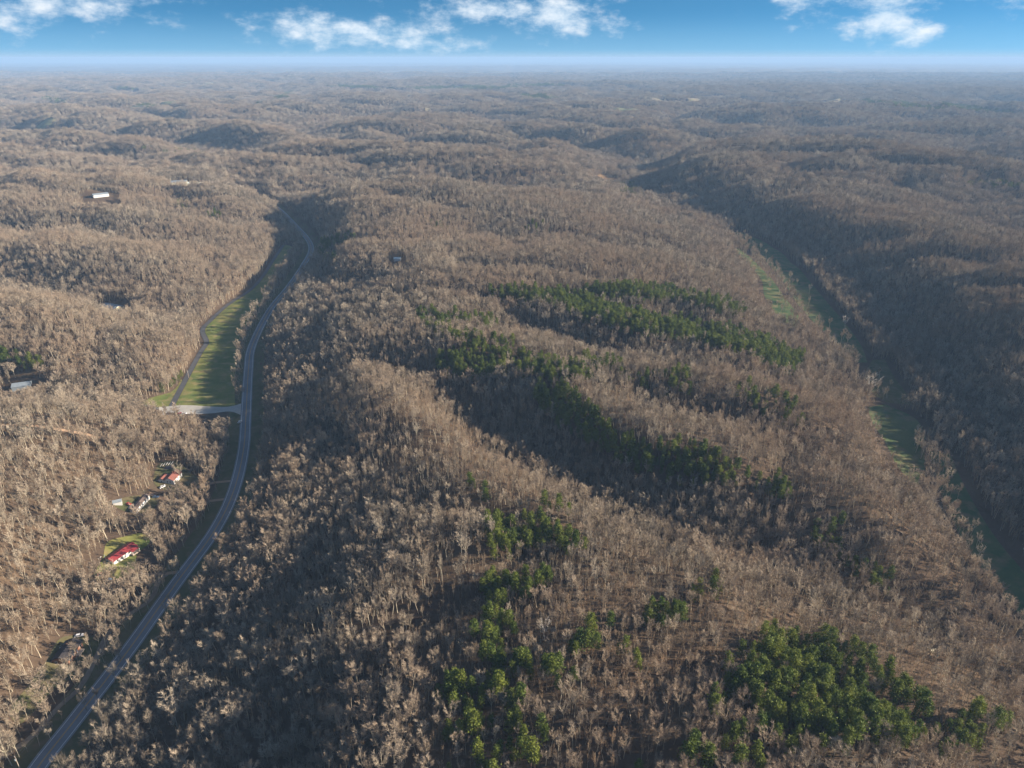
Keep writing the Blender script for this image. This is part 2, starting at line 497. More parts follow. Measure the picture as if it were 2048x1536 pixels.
def twig_material(name, dark, light, warm):
    m, n, b = mat(name)
    oi = n.node('ShaderNodeObjectInfo')
    big = n.noise(oi.outputs['Location'], 0.006, 3, 0.6)
    mid = n.noise(oi.outputs['Location'], 0.045, 2, 0.6)
    c = n.mix(oi.outputs['Random'], (*dark, 1), (*light, 1))
    f = n.mapr(n.math('ADD', n.math('MULTIPLY', big, 0.6), n.math('MULTIPLY', mid, 0.5)), 0.46, 0.68, 0, 0.85)
    c = n.mix(f, c, (*warm, 1))
    n.link(c, b.inputs['Base Color'])
    b.inputs['Roughness'].default_value = 0.9
    b.inputs['Specular IOR Level'].default_value = 0.05
    return m
M_TWIG = twig_material('bare_twigs', (0.13, 0.110, 0.086), (0.50, 0.425, 0.325), (0.36, 0.270, 0.190))
M_BARK = twig_material('grey_bark', (0.24, 0.21, 0.16), (0.50, 0.45, 0.34), (0.38, 0.31, 0.22))
M_BRUSH = twig_material('brush_twigs', (0.20, 0.145, 0.095), (0.36, 0.27, 0.18), (0.31, 0.20, 0.12))
M_PALE = plain('pale_bark', (0.62, 0.56, 0.48), 0.9, 0.1, 0.5, 0.05)

def needle_material():
    m, n, b = mat('pine_needles')
    oi = n.node('ShaderNodeObjectInfo')
    g = n.node('ShaderNodeNewGeometry')
    f = n.noise(g.outputs['Position'], 0.9, 2)
    c = n.mix(oi.outputs['Random'], (0.050, 0.090, 0.014, 1), (0.165, 0.190, 0.028, 1))
    c = n.mix(n.mapr(f, 0.35, 0.7, 0, 0.6), c, (0.15, 0.185, 0.03, 1))
    n.link(c, b.inputs['Base Color'])
    b.inputs['Roughness'].default_value = 0.7
    tr = n.node('ShaderNodeBsdfTranslucent'); n.link(c, tr.inputs[0])
    ms = n.node('ShaderNodeMixShader'); ms.inputs[0].default_value = 0.25
    n.link(b.outputs[0], ms.inputs[1]); n.link(tr.outputs[0], ms.inputs[2])
    n.link(ms.outputs[0], n.N['Material Output'].inputs[0])
    return m
M_NEEDLE = needle_material()
M_PBARK = plain('pine_bark', (0.16, 0.11, 0.08), 0.9, 0.2, 2, 0.05)

def ground_material():
    m, n, b = mat('leaf_litter_ground')
    g = n.node('ShaderNodeNewGeometry'); P = g.outputs['Position']
    a = n.noise(P, 0.35, 5, 0.65); c = n.noise(P, 0.02, 4, 0.6); d = n.noise(P, 0.08, 3, 0.6)
    col = n.mix(a, (0.050, 0.036, 0.026, 1), (0.125, 0.088, 0.060, 1))
    col = n.mix(n.mapr(c, 0.45, 0.65, 0, 0.7), col, (0.135, 0.094, 0.060, 1))
    col = n.mix(n.mapr(d, 0.55, 0.7, 0, 0.5), col, (0.10, 0.085, 0.058, 1))
    gr = n.node('ShaderNodeAttribute'); gr.attribute_name = 'grass'
    gf = n.math('MULTIPLY', n.mapr(n.math('ADD', gr.outputs['Fac'], n.math('MULTIPLY', a, 0.5)), 0.55, 0.8, 0, 1), 0.9)
    gcol = n.mix(c, (0.055, 0.072, 0.026, 1), (0.11, 0.10, 0.042, 1))
    gcol = n.mix(n.mapr(a, 0.5, 0.8, 0, 0.5), gcol, (0.15, 0.115, 0.06, 1))
    col = n.mix(gf, col, gcol)
    fa = n.node('ShaderNodeAttribute'); fa.attribute_name = 'canopy'
    e = n.noise(P, 0.012, 5, 0.6); e2 = n.noise(P, 0.0016, 4, 0.65)
    fc = n.mix(e, (0.10, 0.088, 0.075, 1), (0.26, 0.225, 0.19, 1))
    fc = n.mix(n.mapr(e2, 0.62, 0.68, 0, 0.6), fc, (0.06, 0.08, 0.05, 1))
    fc = n.mix(n.mapr(e2, 0.33, 0.29, 0, 0.8), fc, (0.34, 0.29, 0.17, 1))
    col = n.mix(fa.outputs['Fac'], col, fc)
    n.link(col, b.inputs['Base Color'])
    b.inputs['Roughness'].default_value = 0.95
    b.inputs['Specular IOR Level'].default_value = 0.05
    bp = n.node('ShaderNodeBump'); bp.inputs['Strength'].default_value = 0.8; bp.inputs['Distance'].default_value = 0.6
    n.link(a, bp.inputs['Height']); n.link(bp.outputs[0], b.inputs['Normal'])
    return m
M_GROUND = ground_material()

def field_material(name, c1, c2, c3, s=0.03):
    m, n, b = mat(name)
    g = n.node('ShaderNodeNewGeometry'); P = g.outputs['Position']
    a = n.noise(P, s, 4, 0.6); d = n.noise(P, 0.5, 4, 0.6); e = n.noise(P, s * 3.3, 3, 0.5)
    col = n.mix(n.mapr(a, 0.38, 0.62, 0, 1), (*c1, 1), (*c2, 1))
    col = n.mix(n.mapr(e, 0.5, 0.68, 0, 0.8), col, (*c3, 1))
    col = n.mix(n.mapr(d, 0.3, 0.8, 0, 0.5), col, n.mix(0.5, col, (0.03, 0.03, 0.02, 1)))
    n.link(col, b.inputs['Base Color'])
    b.inputs['Roughness'].default_value = 0.95; b.inputs['Specular IOR Level'].default_value = 0.05
    return m
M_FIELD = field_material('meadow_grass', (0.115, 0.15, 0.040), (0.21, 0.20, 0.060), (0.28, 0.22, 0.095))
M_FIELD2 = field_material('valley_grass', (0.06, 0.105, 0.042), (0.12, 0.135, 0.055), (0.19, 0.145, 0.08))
M_VERGE = field_material('verge_grass', (0.075, 0.085, 0.035), (0.12, 0.105, 0.05), (0.16, 0.12, 0.075), 0.05)
M_STRAW = field_material('straw_field', (0.27, 0.22, 0.13), (0.32, 0.26, 0.16), (0.20, 0.20, 0.09), 0.012)
M_FARGREEN = field_material('far_pasture', (0.15, 0.17, 0.08), (0.21, 0.21, 0.11), (0.26, 0.22, 0.13), 0.012)
def asphalt(name, base):
    m, n, b = mat(name)
    g = n.node('ShaderNodeNewGeometry'); P = g.outputs['Position']
    a = n.noise(P, 0.25, 5, 0.65); d = n.noise(P, 0.03, 3)
    col = n.mix(a, tuple(c * 0.75 for c in base) + (1,), tuple(c * 1.3 for c in base) + (1,))
    col = n.mix(n.mapr(d, 0.45, 0.65, 0, 0.35), col, tuple(c * 1.7 for c in base) + (1,))
    n.link(col, b.inputs['Base Color']); b.inputs['Roughness'].default_value = 0.8
    return m
M_ASPH = asphalt('worn_asphalt', (0.15, 0.155, 0.165))
M_ASPH2 = asphalt('side_asphalt', (0.075, 0.075, 0.078))
M_SHOULDER = asphalt('shoulder_asphalt', (0.17, 0.175, 0.175))
M_GRAVEL = asphalt('pale_gravel', (0.34, 0.32, 0.28))
M_DIRT = asphalt('bare_dirt', (0.27, 0.18, 0.115))
M_WHITEL = plain('white_road_paint', (0.70, 0.70, 0.68), 0.6, 0.1, 1.0)
M_YELL = plain('yellow_road_paint', (0.55, 0.30, 0.05), 0.6, 0.1, 1.0)
M_CREEK = plain('creek_gravel', (0.20, 0.165, 0.125), 0.8, 0.35, 0.4)
M_WATER, n_, b_ = mat('still_water')
b_.inputs['Base Color'].default_value = (0.02, 0.03, 0.035, 1); b_.inputs['Roughness'].default_value = 0.08; b_.inputs['Specular IOR Level'].default_value = 0.5
M_WHITEW = plain('white_siding', (0.60, 0.60, 0.58), 0.6, 0.06, 1)
M_BRICK = plain('brown_brick', (0.26, 0.13, 0.08), 0.85, 0.2, 3)
M_REDROOF = plain('red_metal_roof', (0.26, 0.040, 0.042), 0.45, 0.15, 0.7)
M_RUST = plain('faded_red_roof', (0.22, 0.085, 0.065), 0.6, 0.2, 0.6)
M_BROWNR = plain('brown_shingle_roof', (0.16, 0.12, 0.10), 0.8, 0.2, 0.8)
M_DARKR = plain('dark_shingle_roof', (0.035, 0.032, 0.035), 0.8, 0.2, 0.8)
M_METAL = plain('galvanised_roof', (0.24, 0.28, 0.31), 0.55, 0.2, 0.5, 0.4)
M_SKYL = plain('skylight_panel', (0.46, 0.52, 0.51), 0.3, 0.08, 0.5, 0.5)
M_CREAM = plain('cream_siding', (0.62, 0.56, 0.40), 0.7, 0.08, 1)
M_GLASS = plain('dark_window_glass', (0.03, 0.035, 0.045), 0.12, 0.05, 1, 0.6)
M_TRIM = plain('white_trim', (0.75, 0.75, 0.73), 0.5, 0.05, 1)
M_WOOD = plain('weathered_pole_wood', (0.36, 0.30, 0.24), 0.9, 0.15, 3)
M_WIRE = plain('wire', (0.12, 0.12, 0.12), 0.5, 0.05, 1)
M_RED = plain('red_paint', (0.55, 0.03, 0.03), 0.3, 0.05, 1, 0.5)
M_WPAINT = plain('white_car_paint', (0.75, 0.75, 0.76), 0.3, 0.05, 1, 0.5)
M_BPAINT = plain('blue_grey_paint', (0.10, 0.16, 0.24), 0.3, 0.05, 1, 0.5)
M_TYRE = plain('tyre_rubber', (0.025, 0.025, 0.025), 0.8, 0.05, 1)
M_BLUE = plain('blue_tarp', (0.04, 0.16, 0.32), 0.6, 0.15, 1)
M_PANEL = plain('dark_panel', (0.05, 0.05, 0.07), 0.4, 0.1, 1)

# ------------------------------------------------------------------ ground sheet (fan grid, fine near, coarse far)
APY = -260.0
nr, na = 880, 720
rr = np.exp(np.linspace(math.log(60), math.log(47000), nr))
aa = np.linspace(-R(64), R(64), na)
RR, AA = np.meshgrid(rr, aa, indexing='ij')
GXv = RR * np.sin(AA); GYv = APY + RR * np.cos(AA)
GZ = H(GXv.ravel(), GYv.ravel()).reshape(GXv.shape)
GZ = GZ * 1.0
ii, jj = np.meshgrid(np.arange(nr - 1), np.arange(na - 1), indexing='ij')
q = (ii * na + jj).ravel()
faces = np.stack([q, q + 1, q + na + 1, q + na], 1)[:, ::-1]
FARCAN = 11500.0
gme = new_mesh('ground', np.stack([GXv.ravel(), GYv.ravel(), (GZ + smooth(GYv, FARCAN, FARCAN + 1500) * 13).ravel()], 1), faces, M_GROUND, True)
ca = gme.attributes.new('canopy', 'FLOAT', 'POINT')
ca.data.foreach_set('value', smooth(GYv, FARCAN - 2500, FARCAN).ravel().astype(np.float32))
ground = structure(link('ground', gme), 'brown leaf-littered wooded hills running to the horizon')

# ------------------------------------------------------------------ ribbons: roads, fields, creek
def ribbon(name, left, right, m, lift, cross=4, parent=None, n=None):
    n = n or int(max(len(left), len(right)))
    Lr, Rr = resample(left, n), resample(right, n)
    V = []
    for k in range(cross + 1):
        t = k / cross
        xy = Lr[:, :2] * (1 - t) + Rr[:, :2] * t
        V.append(np.column_stack([xy, H(xy[:, 0], xy[:, 1]) + lift]))
    V = np.stack(V, 1)
    c1 = cross + 1
    i_, j_ = np.meshgrid(np.arange(n - 1), np.arange(cross), indexing='ij')
    q_ = (i_ * c1 + j_).ravel()
    return link(name, new_mesh(name, V.reshape(-1, 3), np.stack([q_, q_ + 1, q_ + c1 + 1, q_ + c1], 1), m), parent)
def offset(P, d):
    t = np.gradient(P[:, :2], axis=0); t /= np.linalg.norm(t, axis=1, keepdims=True) + 1e-9
    nrm_ = np.stack([t[:, 1], -t[:, 0]], 1)
    Q = P.copy(); Q[:, :2] += nrm_ * (d if np.isscalar(d) else np.asarray(d)[:, None])
    return Q
CLEAR = []      # polygons with no trees
def poly_of(left, right):
    return np.concatenate([left[:, :2], right[::-1, :2]])
def inside(poly, x, y):
    r = np.zeros(x.shape, bool); b0 = poly.min(0); b1 = poly.max(0)
    k = np.where((x > b0[0]) & (x < b1[0]) & (y > b0[1]) & (y < b1[1]))[0]
    if not len(k): return r
    xx, yy = x[k], y[k]; c = np.zeros(len(k), bool)
    P1 = poly; P2 = np.roll(poly, -1, 0)
    for (xa, ya), (xb, yb) in zip(P1, P2):
        if ya == yb: continue
        m = ((ya > yy) != (yb > yy)) & (xx < (xb - xa) * (yy - ya) / (yb - ya) + xa)
        c ^= m
    r[k] = c
    return r

verge = structure(ribbon('verge', offset(ROAD, -15), offset(ROAD, 16), M_VERGE, 0.05, 8), 'dull mown grass strip on both sides of the highway')
road = structure(ribbon('road', offset(ROAD, -4.9), offset(ROAD, 4.9), M_ASPH, 0.30, 6), 'two-lane grey asphalt highway along the left valley')
ribbon('shoulder', offset(ROAD, -4.9), offset(ROAD, -3.95), M_SHOULDER, 0.304, 1, road)
ribbon('shoulder', offset(ROAD, 3.95), offset(ROAD, 4.9), M_SHOULDER, 0.304, 1, road)
ribbon('edge_line', offset(ROAD, -3.76), offset(ROAD, -3.52), M_WHITEL, 0.31, 1, road)
ribbon('edge_line', offset(ROAD, 3.52), offset(ROAD, 3.76), M_WHITEL, 0.31, 1, road)
ribbon('centre_line', offset(ROAD, -0.32), offset(ROAD, -0.10), M_YELL, 0.31, 1, road)
ribbon('centre_line', offset(ROAD, 0.10), offset(ROAD, 0.32), M_YELL, 0.31, 1, road)
structure(ribbon('side_road', offset(SIDE, -2.6), offset(SIDE, 2.6), M_ASPH2, 0.22, 3), 'narrow dark lane curving along the left edge of the meadow')
# meadow between the lane and the tree row
ml = offset(SIDE, 2.9)
mr = wline([(470,812,2),(469,780,2),(471,740,2),(474,700,2),(484,668,3),(500,640,3),(522,605,4),(545,570,4),(568,530,5),(586,505,6),(594,492,6)])
structure(ribbon('meadow', ml, mr, M_FIELD, 0.10, 14, n=160), 'green hay meadow striped with long tree shadows')
CLEAR.append(poly_of(ml, offset(mr, 1.5)))
l2 = wline([(282,808,4),(300,798,4),(325,790,4),(348,778,4),(362,758,4)]); r2 = wline([(285,818,3),(312,817,3),(336,814,3),(350,790,3),(366,762,3)])
structure(ribbon('lawn', l2, r2, M_FIELD, 0.12, 6, n=30), 'bright green grass corner left of the lane')
CLEAR.append(poly_of(l2, r2))
CLEAR.append(np.array([at(px, py, 2) for px, py in ((284, 806), (330, 800), (400, 806), (490, 800), (492, 852), (470, 866), (430, 868), (385, 862), (350, 846), (318, 850), (290, 838))]))
# gravel drive joining lane and highway, track going left
l3 = wline([(318,815,3),(345,812,3),(380,811,2),(420,812,2),(460,812,1),(487,806,0)], 3); r3 = wline([(318,822,3),(345,826,3),(380,830,2),(420,826,2),(460,822,1),(486,832,0)], 3)
structure(ribbon('gravel_drive', l3, r3, M_GRAVEL, 0.26, 4, n=60), 'pale gravel drive joining the lane to the highway')
CLEAR.append(poly_of(offset(l3, -6), offset(r3, 7)))
def track(name, L, wd, m, lift, label, clear=4.0, kids=None):
    P = wline(L, 3)
    P[:, 2] = H(P[:, 0], P[:, 1])
    structure(ribbon(name, offset(P, -wd / 2), offset(P, wd / 2), m, lift, 2), label)
    CLEAR.append(poly_of(offset(P, -clear), offset(P, clear)))
    return P
track('lane', [(325,819,3),(300,816,3),(280,812,4),(262,808,6)], 4, M_ASPH2, 0.18, 'short dark lane leading left into the hollow')
def gline(pts):
    return [(px, py, ground_at(px, py)[2]) for px, py in pts]
track('dirt_track', gline([(-30,882),(60,884),(120,888),(180,893),(225,898)]), 3.4, M_DIRT, 0.2, 'brown dirt track crossing the left hillside', 3.5)
track('gravel_spur', gline([(332,824),(322,832),(310,838)]), 4, M_GRAVEL, 0.2, 'grey gravel spur running into the trees below the drive', 4)
track('driveway', [(366,1142,0),(340,1146,0),(300,1148,1),(270,1146,1),(258,1142,1)], 3, M_DIRT, 0.2, 'reddish dirt driveway to the red-roofed house', 3)
track('driveway', [(462,962,0),(430,964,1),(400,972,2),(378,982,2),(362,986,3)], 3, M_DIRT, 0.2, 'dirt driveway to the house with the faded red roof', 3)
track('driveway', [(452,998,0),(415,1001,1),(380,1004,2),(330,1000,3),(300,995,3)], 3, M_DIRT, 0.2, 'dirt driveway to the long white mobile home', 3)
CREEK = [(335,1150,-1),(316,1165,-1),(311,1185,-1),(296,1206,-1),(262,1228,-1),(238,1250,-2),(214,1275,-2),(200,1305,-2),(186,1335,-2),(160,1380,-2),(118,1418,-2),(70,1472,-2),(20,1510,-2),(-60,1560,-2)]
cp = track('creek_bed', CREEK, 3.0, M_CREEK, 0.15, 'narrow stony creek bed winding beside the highway', 2.5)
CLEAR.append(poly_of(offset(ROAD, -12), offset(ROAD, 18)))
CLEAR.append(poly_of(offset(SIDE, -5), offset(SIDE, 4)))
# fields along the east valley, creek trees between
def field(name, Lp, Rp, m, label, nn=60, lift=0.15):
    a, b = wline(Lp), wline(Rp)
    o = structure(ribbon(name, a, b, m, lift, 10, n=nn), label)
    CLEAR.append(poly_of(offset(a, 12), offset(b, -6)))
    return o
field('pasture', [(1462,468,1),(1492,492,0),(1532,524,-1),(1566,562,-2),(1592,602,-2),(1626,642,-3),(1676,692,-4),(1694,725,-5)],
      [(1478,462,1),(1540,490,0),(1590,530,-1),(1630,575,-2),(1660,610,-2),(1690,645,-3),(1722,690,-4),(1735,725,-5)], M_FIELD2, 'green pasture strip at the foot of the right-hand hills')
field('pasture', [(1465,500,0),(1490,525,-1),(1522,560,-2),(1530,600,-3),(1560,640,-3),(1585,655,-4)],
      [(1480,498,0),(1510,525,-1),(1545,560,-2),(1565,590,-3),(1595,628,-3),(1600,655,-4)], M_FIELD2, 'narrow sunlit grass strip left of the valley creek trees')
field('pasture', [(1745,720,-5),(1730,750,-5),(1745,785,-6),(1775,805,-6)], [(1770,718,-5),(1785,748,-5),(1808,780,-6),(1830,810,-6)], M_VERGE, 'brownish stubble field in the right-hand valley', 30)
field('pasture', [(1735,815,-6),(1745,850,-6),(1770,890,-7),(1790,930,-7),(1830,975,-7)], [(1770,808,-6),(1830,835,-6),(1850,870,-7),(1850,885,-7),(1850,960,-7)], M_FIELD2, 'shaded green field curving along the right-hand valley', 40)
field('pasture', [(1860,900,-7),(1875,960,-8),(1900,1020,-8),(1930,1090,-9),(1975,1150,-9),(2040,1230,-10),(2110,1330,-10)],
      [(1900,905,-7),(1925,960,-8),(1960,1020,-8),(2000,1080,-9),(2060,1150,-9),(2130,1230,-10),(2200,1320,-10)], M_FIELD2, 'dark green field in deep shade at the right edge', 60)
# yards by the houses
def yard(pts, m, label, name='yard'):
    c = np.array([ground_at(px, py)[:2] for px, py in pts])
    cen = c.mean(0); ang = np.linspace(0, 2 * math.pi, 40, endpoint=False)
    # smooth closed outline through the points
    k = len(c); out = []
    for i in range(k):
        p0, p1, p2, p3 = c[i - 1], c[i], c[(i + 1) % k], c[(i + 2) % k]
        for s in range(6):
            t = s / 6
            out.append(.5 * ((2 * p1) + (-p0 + p2) * t + (2 * p0 - 5 * p1 + 4 * p2 - p3) * t * t + (-p0 + 3 * p1 - 3 * p2 + p3) * t ** 3))
    out = np.array(out); V = []; Fq = []
    rings = 7
    for r_ in range(rings):
        t = 0.02 + 0.98 * r_ / (rings - 1)
        xy = cen + (out - cen) * t
        V.append(np.column_stack([xy, H(xy[:, 0], xy[:, 1]) + 0.14]))
    n = len(out)
    for r_ in range(rings - 1):
        for i in range(n):
            j = (i + 1) % n
            Fq.append((r_ * n + i, r_ * n + j, (r_ + 1) * n + j, (r_ + 1) * n + i))
    structure(link(name, new_mesh(name, np.concatenate(V), Fq, m)), label)
    CLEAR.append(out)
yard([(318,930),(355,925),(385,950),(420,965),(400,985),(365,988),(330,980),(308,965)], M_VERGE, 'grass yard round the house with the faded red roof')
yard([(225,1005),(260,995),(300,990),(318,1000),(300,1025),(265,1028),(235,1018)], M_VERGE, 'brownish yard round the long white mobile home')
yard([(215,1085),(250,1075),(285,1068),(300,1085),(275,1110),(270,1140),(240,1158),(200,1165),(188,1150),(205,1120)], M_FIELD, 'grass yard round the red-roofed house')
yard([(120,1280),(160,1272),(205,1280),(190,1310),(160,1345),(110,1380),(75,1420),(40,1450),(20,1420),(60,1370),(95,1320)], M_VERGE, 'shaded grass yard round the dark-roofed brick house')
# far clearings in the woods
FARF = [(1250,224,30,3,'F'),(1160,219,24,2.5,'G'),(1390,205,14,2,'S'),(1672,205,26,2,'S'),(1475,200,30,1.5,'S'),(1105,182,14,1.3,'S'),
        (1310,199,16,1.5,'S'),(855,217,12,1.5,'S'),(130,205,16,2,'S'),(275,215,26,2,'G'),(340,207,34,2.5,'G'),(520,205,30,2,'G'),(380,167,8,1,'S'),(418,166,8,1,'S'),(810,157,9,1,'S'),
        (1215,362,24,8,'R'),(1240,345,14,5,'R'),(1370,445,14,7,'G'),(90,255,20,2,'G')]
M_RUSSET = field_material('russet_field', (0.26, 0.15, 0.08), (0.28, 0.20, 0.11), (0.22, 0.17, 0.08), 0.02)
for (px, py, hw, hh, t) in FARF:
    g0 = ground_at(px, py); g1 = ground_at(px + hw, py)
    a = abs(g1[0] - g0[0]) + 1
    b = min(abs(at(px, py - hh, g0[2])[1] - g0[1]), 380)
    an = np.linspace(0, 2 * math.pi, 28, endpoint=False)
    out = np.stack([g0[0] + a * np.cos(an) * (1 + .18 * np.sin(3 * an + px)), g0[1] + b * np.sin(an) * (1 + .15 * np.cos(2 * an + py))], 1)
    V = [(g0[0], g0[1], Hs(g0[0], g0[1]) + 1)]; Fq = []
    rg = 6
    for r_ in range(1, rg + 1):
        xy = np.array(g0[:2]) + (out - np.array(g0[:2])) * r_ / rg
        V += [tuple(v) for v in np.column_stack([xy, H(xy[:, 0], xy[:, 1]) + 1.0])]
    for i in range(28):
        j = (i + 1) % 28
        Fq.append((0, 1 + i, 1 + j))
        for r_ in range(rg - 1): Fq.append((1 + r_ * 28 + i, 1 + (r_ + 1) * 28 + i, 1 + (r_ + 1) * 28 + j, 1 + r_ * 28 + j))
    structure(link('far_field', new_mesh('far_field', V, Fq, {'S': M_STRAW, 'G': M_FARGREEN, 'F': M_FARGREEN, 'R': M_RUSSET}[t])),
              {'S': 'pale straw field far off in the woods', 'G': 'dull green pasture far off in the woods', 'F': 'large green and straw field far off in the woods', 'R': 'russet clearing where the far valley begins'}[t])
    CLEAR.append(out)

# ------------------------------------------------------------------ tree models
def seg3(V, Fc, p, q, r0, r1, n=4):
    d = (q - p); L = d.length
    if L < 1e-4: return
    d /= L; a = d.orthogonal().normalized(); c = d.cross(a); b = len(V)
    for i in range(n):
        t = 2 * math.pi * i / n
        o = a * math.cos(t) + c * math.sin(t)
        V.append(p + o * r0); V.append(q + o * r1)
    for i in range(n):
        j = (i + 1) % n
        Fc.append((b + 2 * i, b + 2 * j, b + 2 * j + 1)); Fc.append((b + 2 * i, b + 2 * j + 1, b + 2 * i + 1))
def spike(V, Fc, p, q, w_, rnd):
    d = (q - p).normalized()
    a = d.cross(Vector((rnd.gauss(0, 1), rnd.gauss(0, 1), rnd.gauss(0, 1)))).normalized() * w_ / 2
    b = len(V); V += [p - a, p + a, q]; Fc.append((b, b + 1, b + 2))
def make_bare(seed, Hh, cw, fork=0.42, leaders=5, nb=11, nt=14, tw=0.095, tl=1.8, lean=0.05, trunk_r=0.24, upright=0.9):
    """bare tree: forked trunk, limbs, branches, twigs. returns (trunk V,F), (crown V,F)"""
    rnd = random.Random(seed)
    TV, TF, CV, CF = [], [], [], []
    p = Vector((0, 0, -0.6)); top = Vector((rnd.gauss(0, lean) * Hh, rnd.gauss(0, lean) * Hh, Hh * fork))
    mid = p.lerp(top, .5) + Vector((rnd.gauss(0, .15), rnd.gauss(0, .15), 0))
    seg3(TV, TF, p, mid, trunk_r, trunk_r * .82, 5); seg3(TV, TF, mid, top, trunk_r * .82, trunk_r * .62, 5)
    heads = []
    for k in range(leaders):
        a = 2 * math.pi * (k + rnd.random() * .7) / leaders
        sp = cw * .5 * rnd.uniform(.45, .85) * (0.25 if k == 0 else 1)
        e = Vector((top.x + math.cos(a) * sp, top.y + math.sin(a) * sp, Hh * (1.0 if k == 0 else rnd.uniform(.78, .97)) * .96))
        s0 = p.lerp(top, rnd.uniform(.72, 1.0)) if k else top
        m_ = s0.lerp(e, .5) + Vector((math.cos(a) * sp * .22, math.sin(a) * sp * .22, -.03 * Hh))
        seg3(TV, TF, s0, m_, trunk_r * .5, trunk_r * .32, 4); seg3(TV, TF, m_, e, trunk_r * .32, .03, 3)
        heads.append((s0, m_, e, a))
    for (s0, m_, e, a) in heads:
        for j in range(nb):
            t = rnd.uniform(.18, 1.0)
            o = s0.lerp(m_, t * 2) if t < .5 else m_.lerp(e, t * 2 - 1)
            a2 = a + rnd.uniform(-1.5, 1.5)
            L = cw * .36 * rnd.uniform(.55, 1.0) * (1.1 - .45 * t)
            dr = Vector((math.cos(a2), math.sin(a2), upright * rnd.uniform(.5, 1.3))).normalized()
            be = o + dr * L
            seg3(CV, CF, o, be, .055, .02, 3)
            for q_ in range(nt):
                u = rnd.uniform(.15, 1.0)
                b0 = o.lerp(be, u)
                a3 = a2 + rnd.gauss(0, 1.0)
                td = Vector((math.cos(a3), math.sin(a3), upright * rnd.uniform(.2, 1.7))).normalized()
                spike(CV, CF, b0, b0 + td * tl * rnd.uniform(.5, 1.15), tw, rnd)
    return (TV, TF), (CV, CF)
def make_pine(seed, Hh, cw, cb=0.35, nbr=46, npl=14, size=.68, conic=1.0):
    rnd = random.Random(seed)
    TV, TF, CV, CF = [], [], [], []
    lean = Vector((rnd.gauss(0, .03) * Hh, rnd.gauss(0, .03) * Hh, 0))
    seg3(TV, TF, Vector((0, 0, -.6)), lean * .5 + Vector((0, 0, Hh * .5)), .2, .15, 5)
    seg3(TV, TF, lean * .5 + Vector((0, 0, Hh * .5)), lean + Vector((0, 0, Hh * .95)), .15, .03, 4)
    for k in range(nbr):
        t = (k + rnd.random()) / nbr
        z = Hh * (cb + (1 - cb) * t)
        r = cw * .5 * ((1 - t) ** (.55 * conic)) * rnd.uniform(.45, 1.05) * min(1, .5 + t * 3) + .15
        a = k * 2.4 + rnd.uniform(-.5, .5)
        o = lean * (z / Hh) + Vector((0, 0, z))
        e = o + Vector((math.cos(a) * r, math.sin(a) * r, .18 * r + rnd.uniform(-.2, .3)))
        seg3(CV, CF, o, e, .05, .02, 3)
        cs = rnd.uniform(.7, 1.25)
        for q_ in range(npl):
            c = e + Vector((rnd.gauss(0, .48), rnd.gauss(0, .48), rnd.gauss(0, .34))) * cs * (cw / 5) - (e - o) * rnd.uniform(0, .45)
            u = Vector((rnd.gauss(0, 1), rnd.gauss(0, 1), rnd.gauss(0, 1))).normalized()
            v = u.cross(Vector((rnd.gauss(0, 1), rnd.gauss(0, 1), rnd.gauss(0, 1)))).normalized()
            s = size * rnd.uniform(.6, 1.25) * (cw / 5) ** .5
            b = len(CV)
            CV += [c + u * s * .62, c - u * s * .3 + v * s * .36, c - u * s * .3 - v * s * .36]
            CF.append((b, b + 1, b + 2))
    return (TV, TF), (CV, CF)
def to_mesh(name, parts, mats):
    V, Fa, mi = [], [], []
    for i, (v, f) in enumerate(parts):
        b = len(V); V += v; Fa += [tuple(b + j for j in t) for t in f]; mi += [i] * len(f)
    return new_mesh(name, np.array([tuple(v) for v in V], np.float32), np.array(Fa, np.int32), mats, False, mi)
def xf(part, dx, dy, dz, rz, s):
    v, f = part; c, sn = math.cos(rz), math.sin(rz)
    return [Vector(((p.x * c - p.y * sn) * s + dx, (p.x * sn + p.y * c) * s + dy, p.z * s + dz)) for p in v], f
def join(parts):
    V, Fa = [], []
    for v, f in parts:
        b = len(V); V += v; Fa += [tuple(b + j for j in t) for t in f]
    return V, Fa

BARE = [make_bare(1, 18, 6.6, .55, 5, 10, 17), make_bare(2, 19.5, 7.4, .56, 6, 8, 17), make_bare(3, 17, 5.2, .6, 4, 11, 17, upright=1.4),
        make_bare(4, 20, 7.6, .5, 6, 9, 17), make_bare(5, 15, 6.4, .45, 5, 10, 16, upright=.8), make_bare(6, 18.5, 4.6, .62, 4, 10, 17, upright=1.8),
        make_bare(7, 19, 8.4, .46, 7, 8, 16, upright=.8), make_bare(8, 17.5, 5.4, .64, 5, 9, 16), make_bare(9, 20, 5.8, .6, 5, 10, 15, upright=1.5), make_bare(10, 14, 5.2, .4, 5, 10, 15)]
THIN = [make_bare(21, 12, 3.2, .35, 3, 7, 6, .07, 1.3, trunk_r=.1, upright=1.8), make_bare(22, 10, 3.6, .3, 3, 8, 7, .07, 1.1, trunk_r=.09),
        make_bare(23, 13, 3.0, .45, 3, 6, 6, .07, 1.2, trunk_r=.1, upright=2), make_bare(24, 7, 3.4, .2, 4, 7, 7, .07, 1.0, trunk_r=.07)]
PINE = [make_pine(31, 15, 6.4, .3, 52, 15), make_pine(32, 16.5, 7.2, .4, 52, 16), make_pine(33, 13, 5.8, .2, 50, 14), make_pine(34, 17, 6.2, .42, 50, 15), make_pine(35, 12, 5.2, .15, 44, 14)]
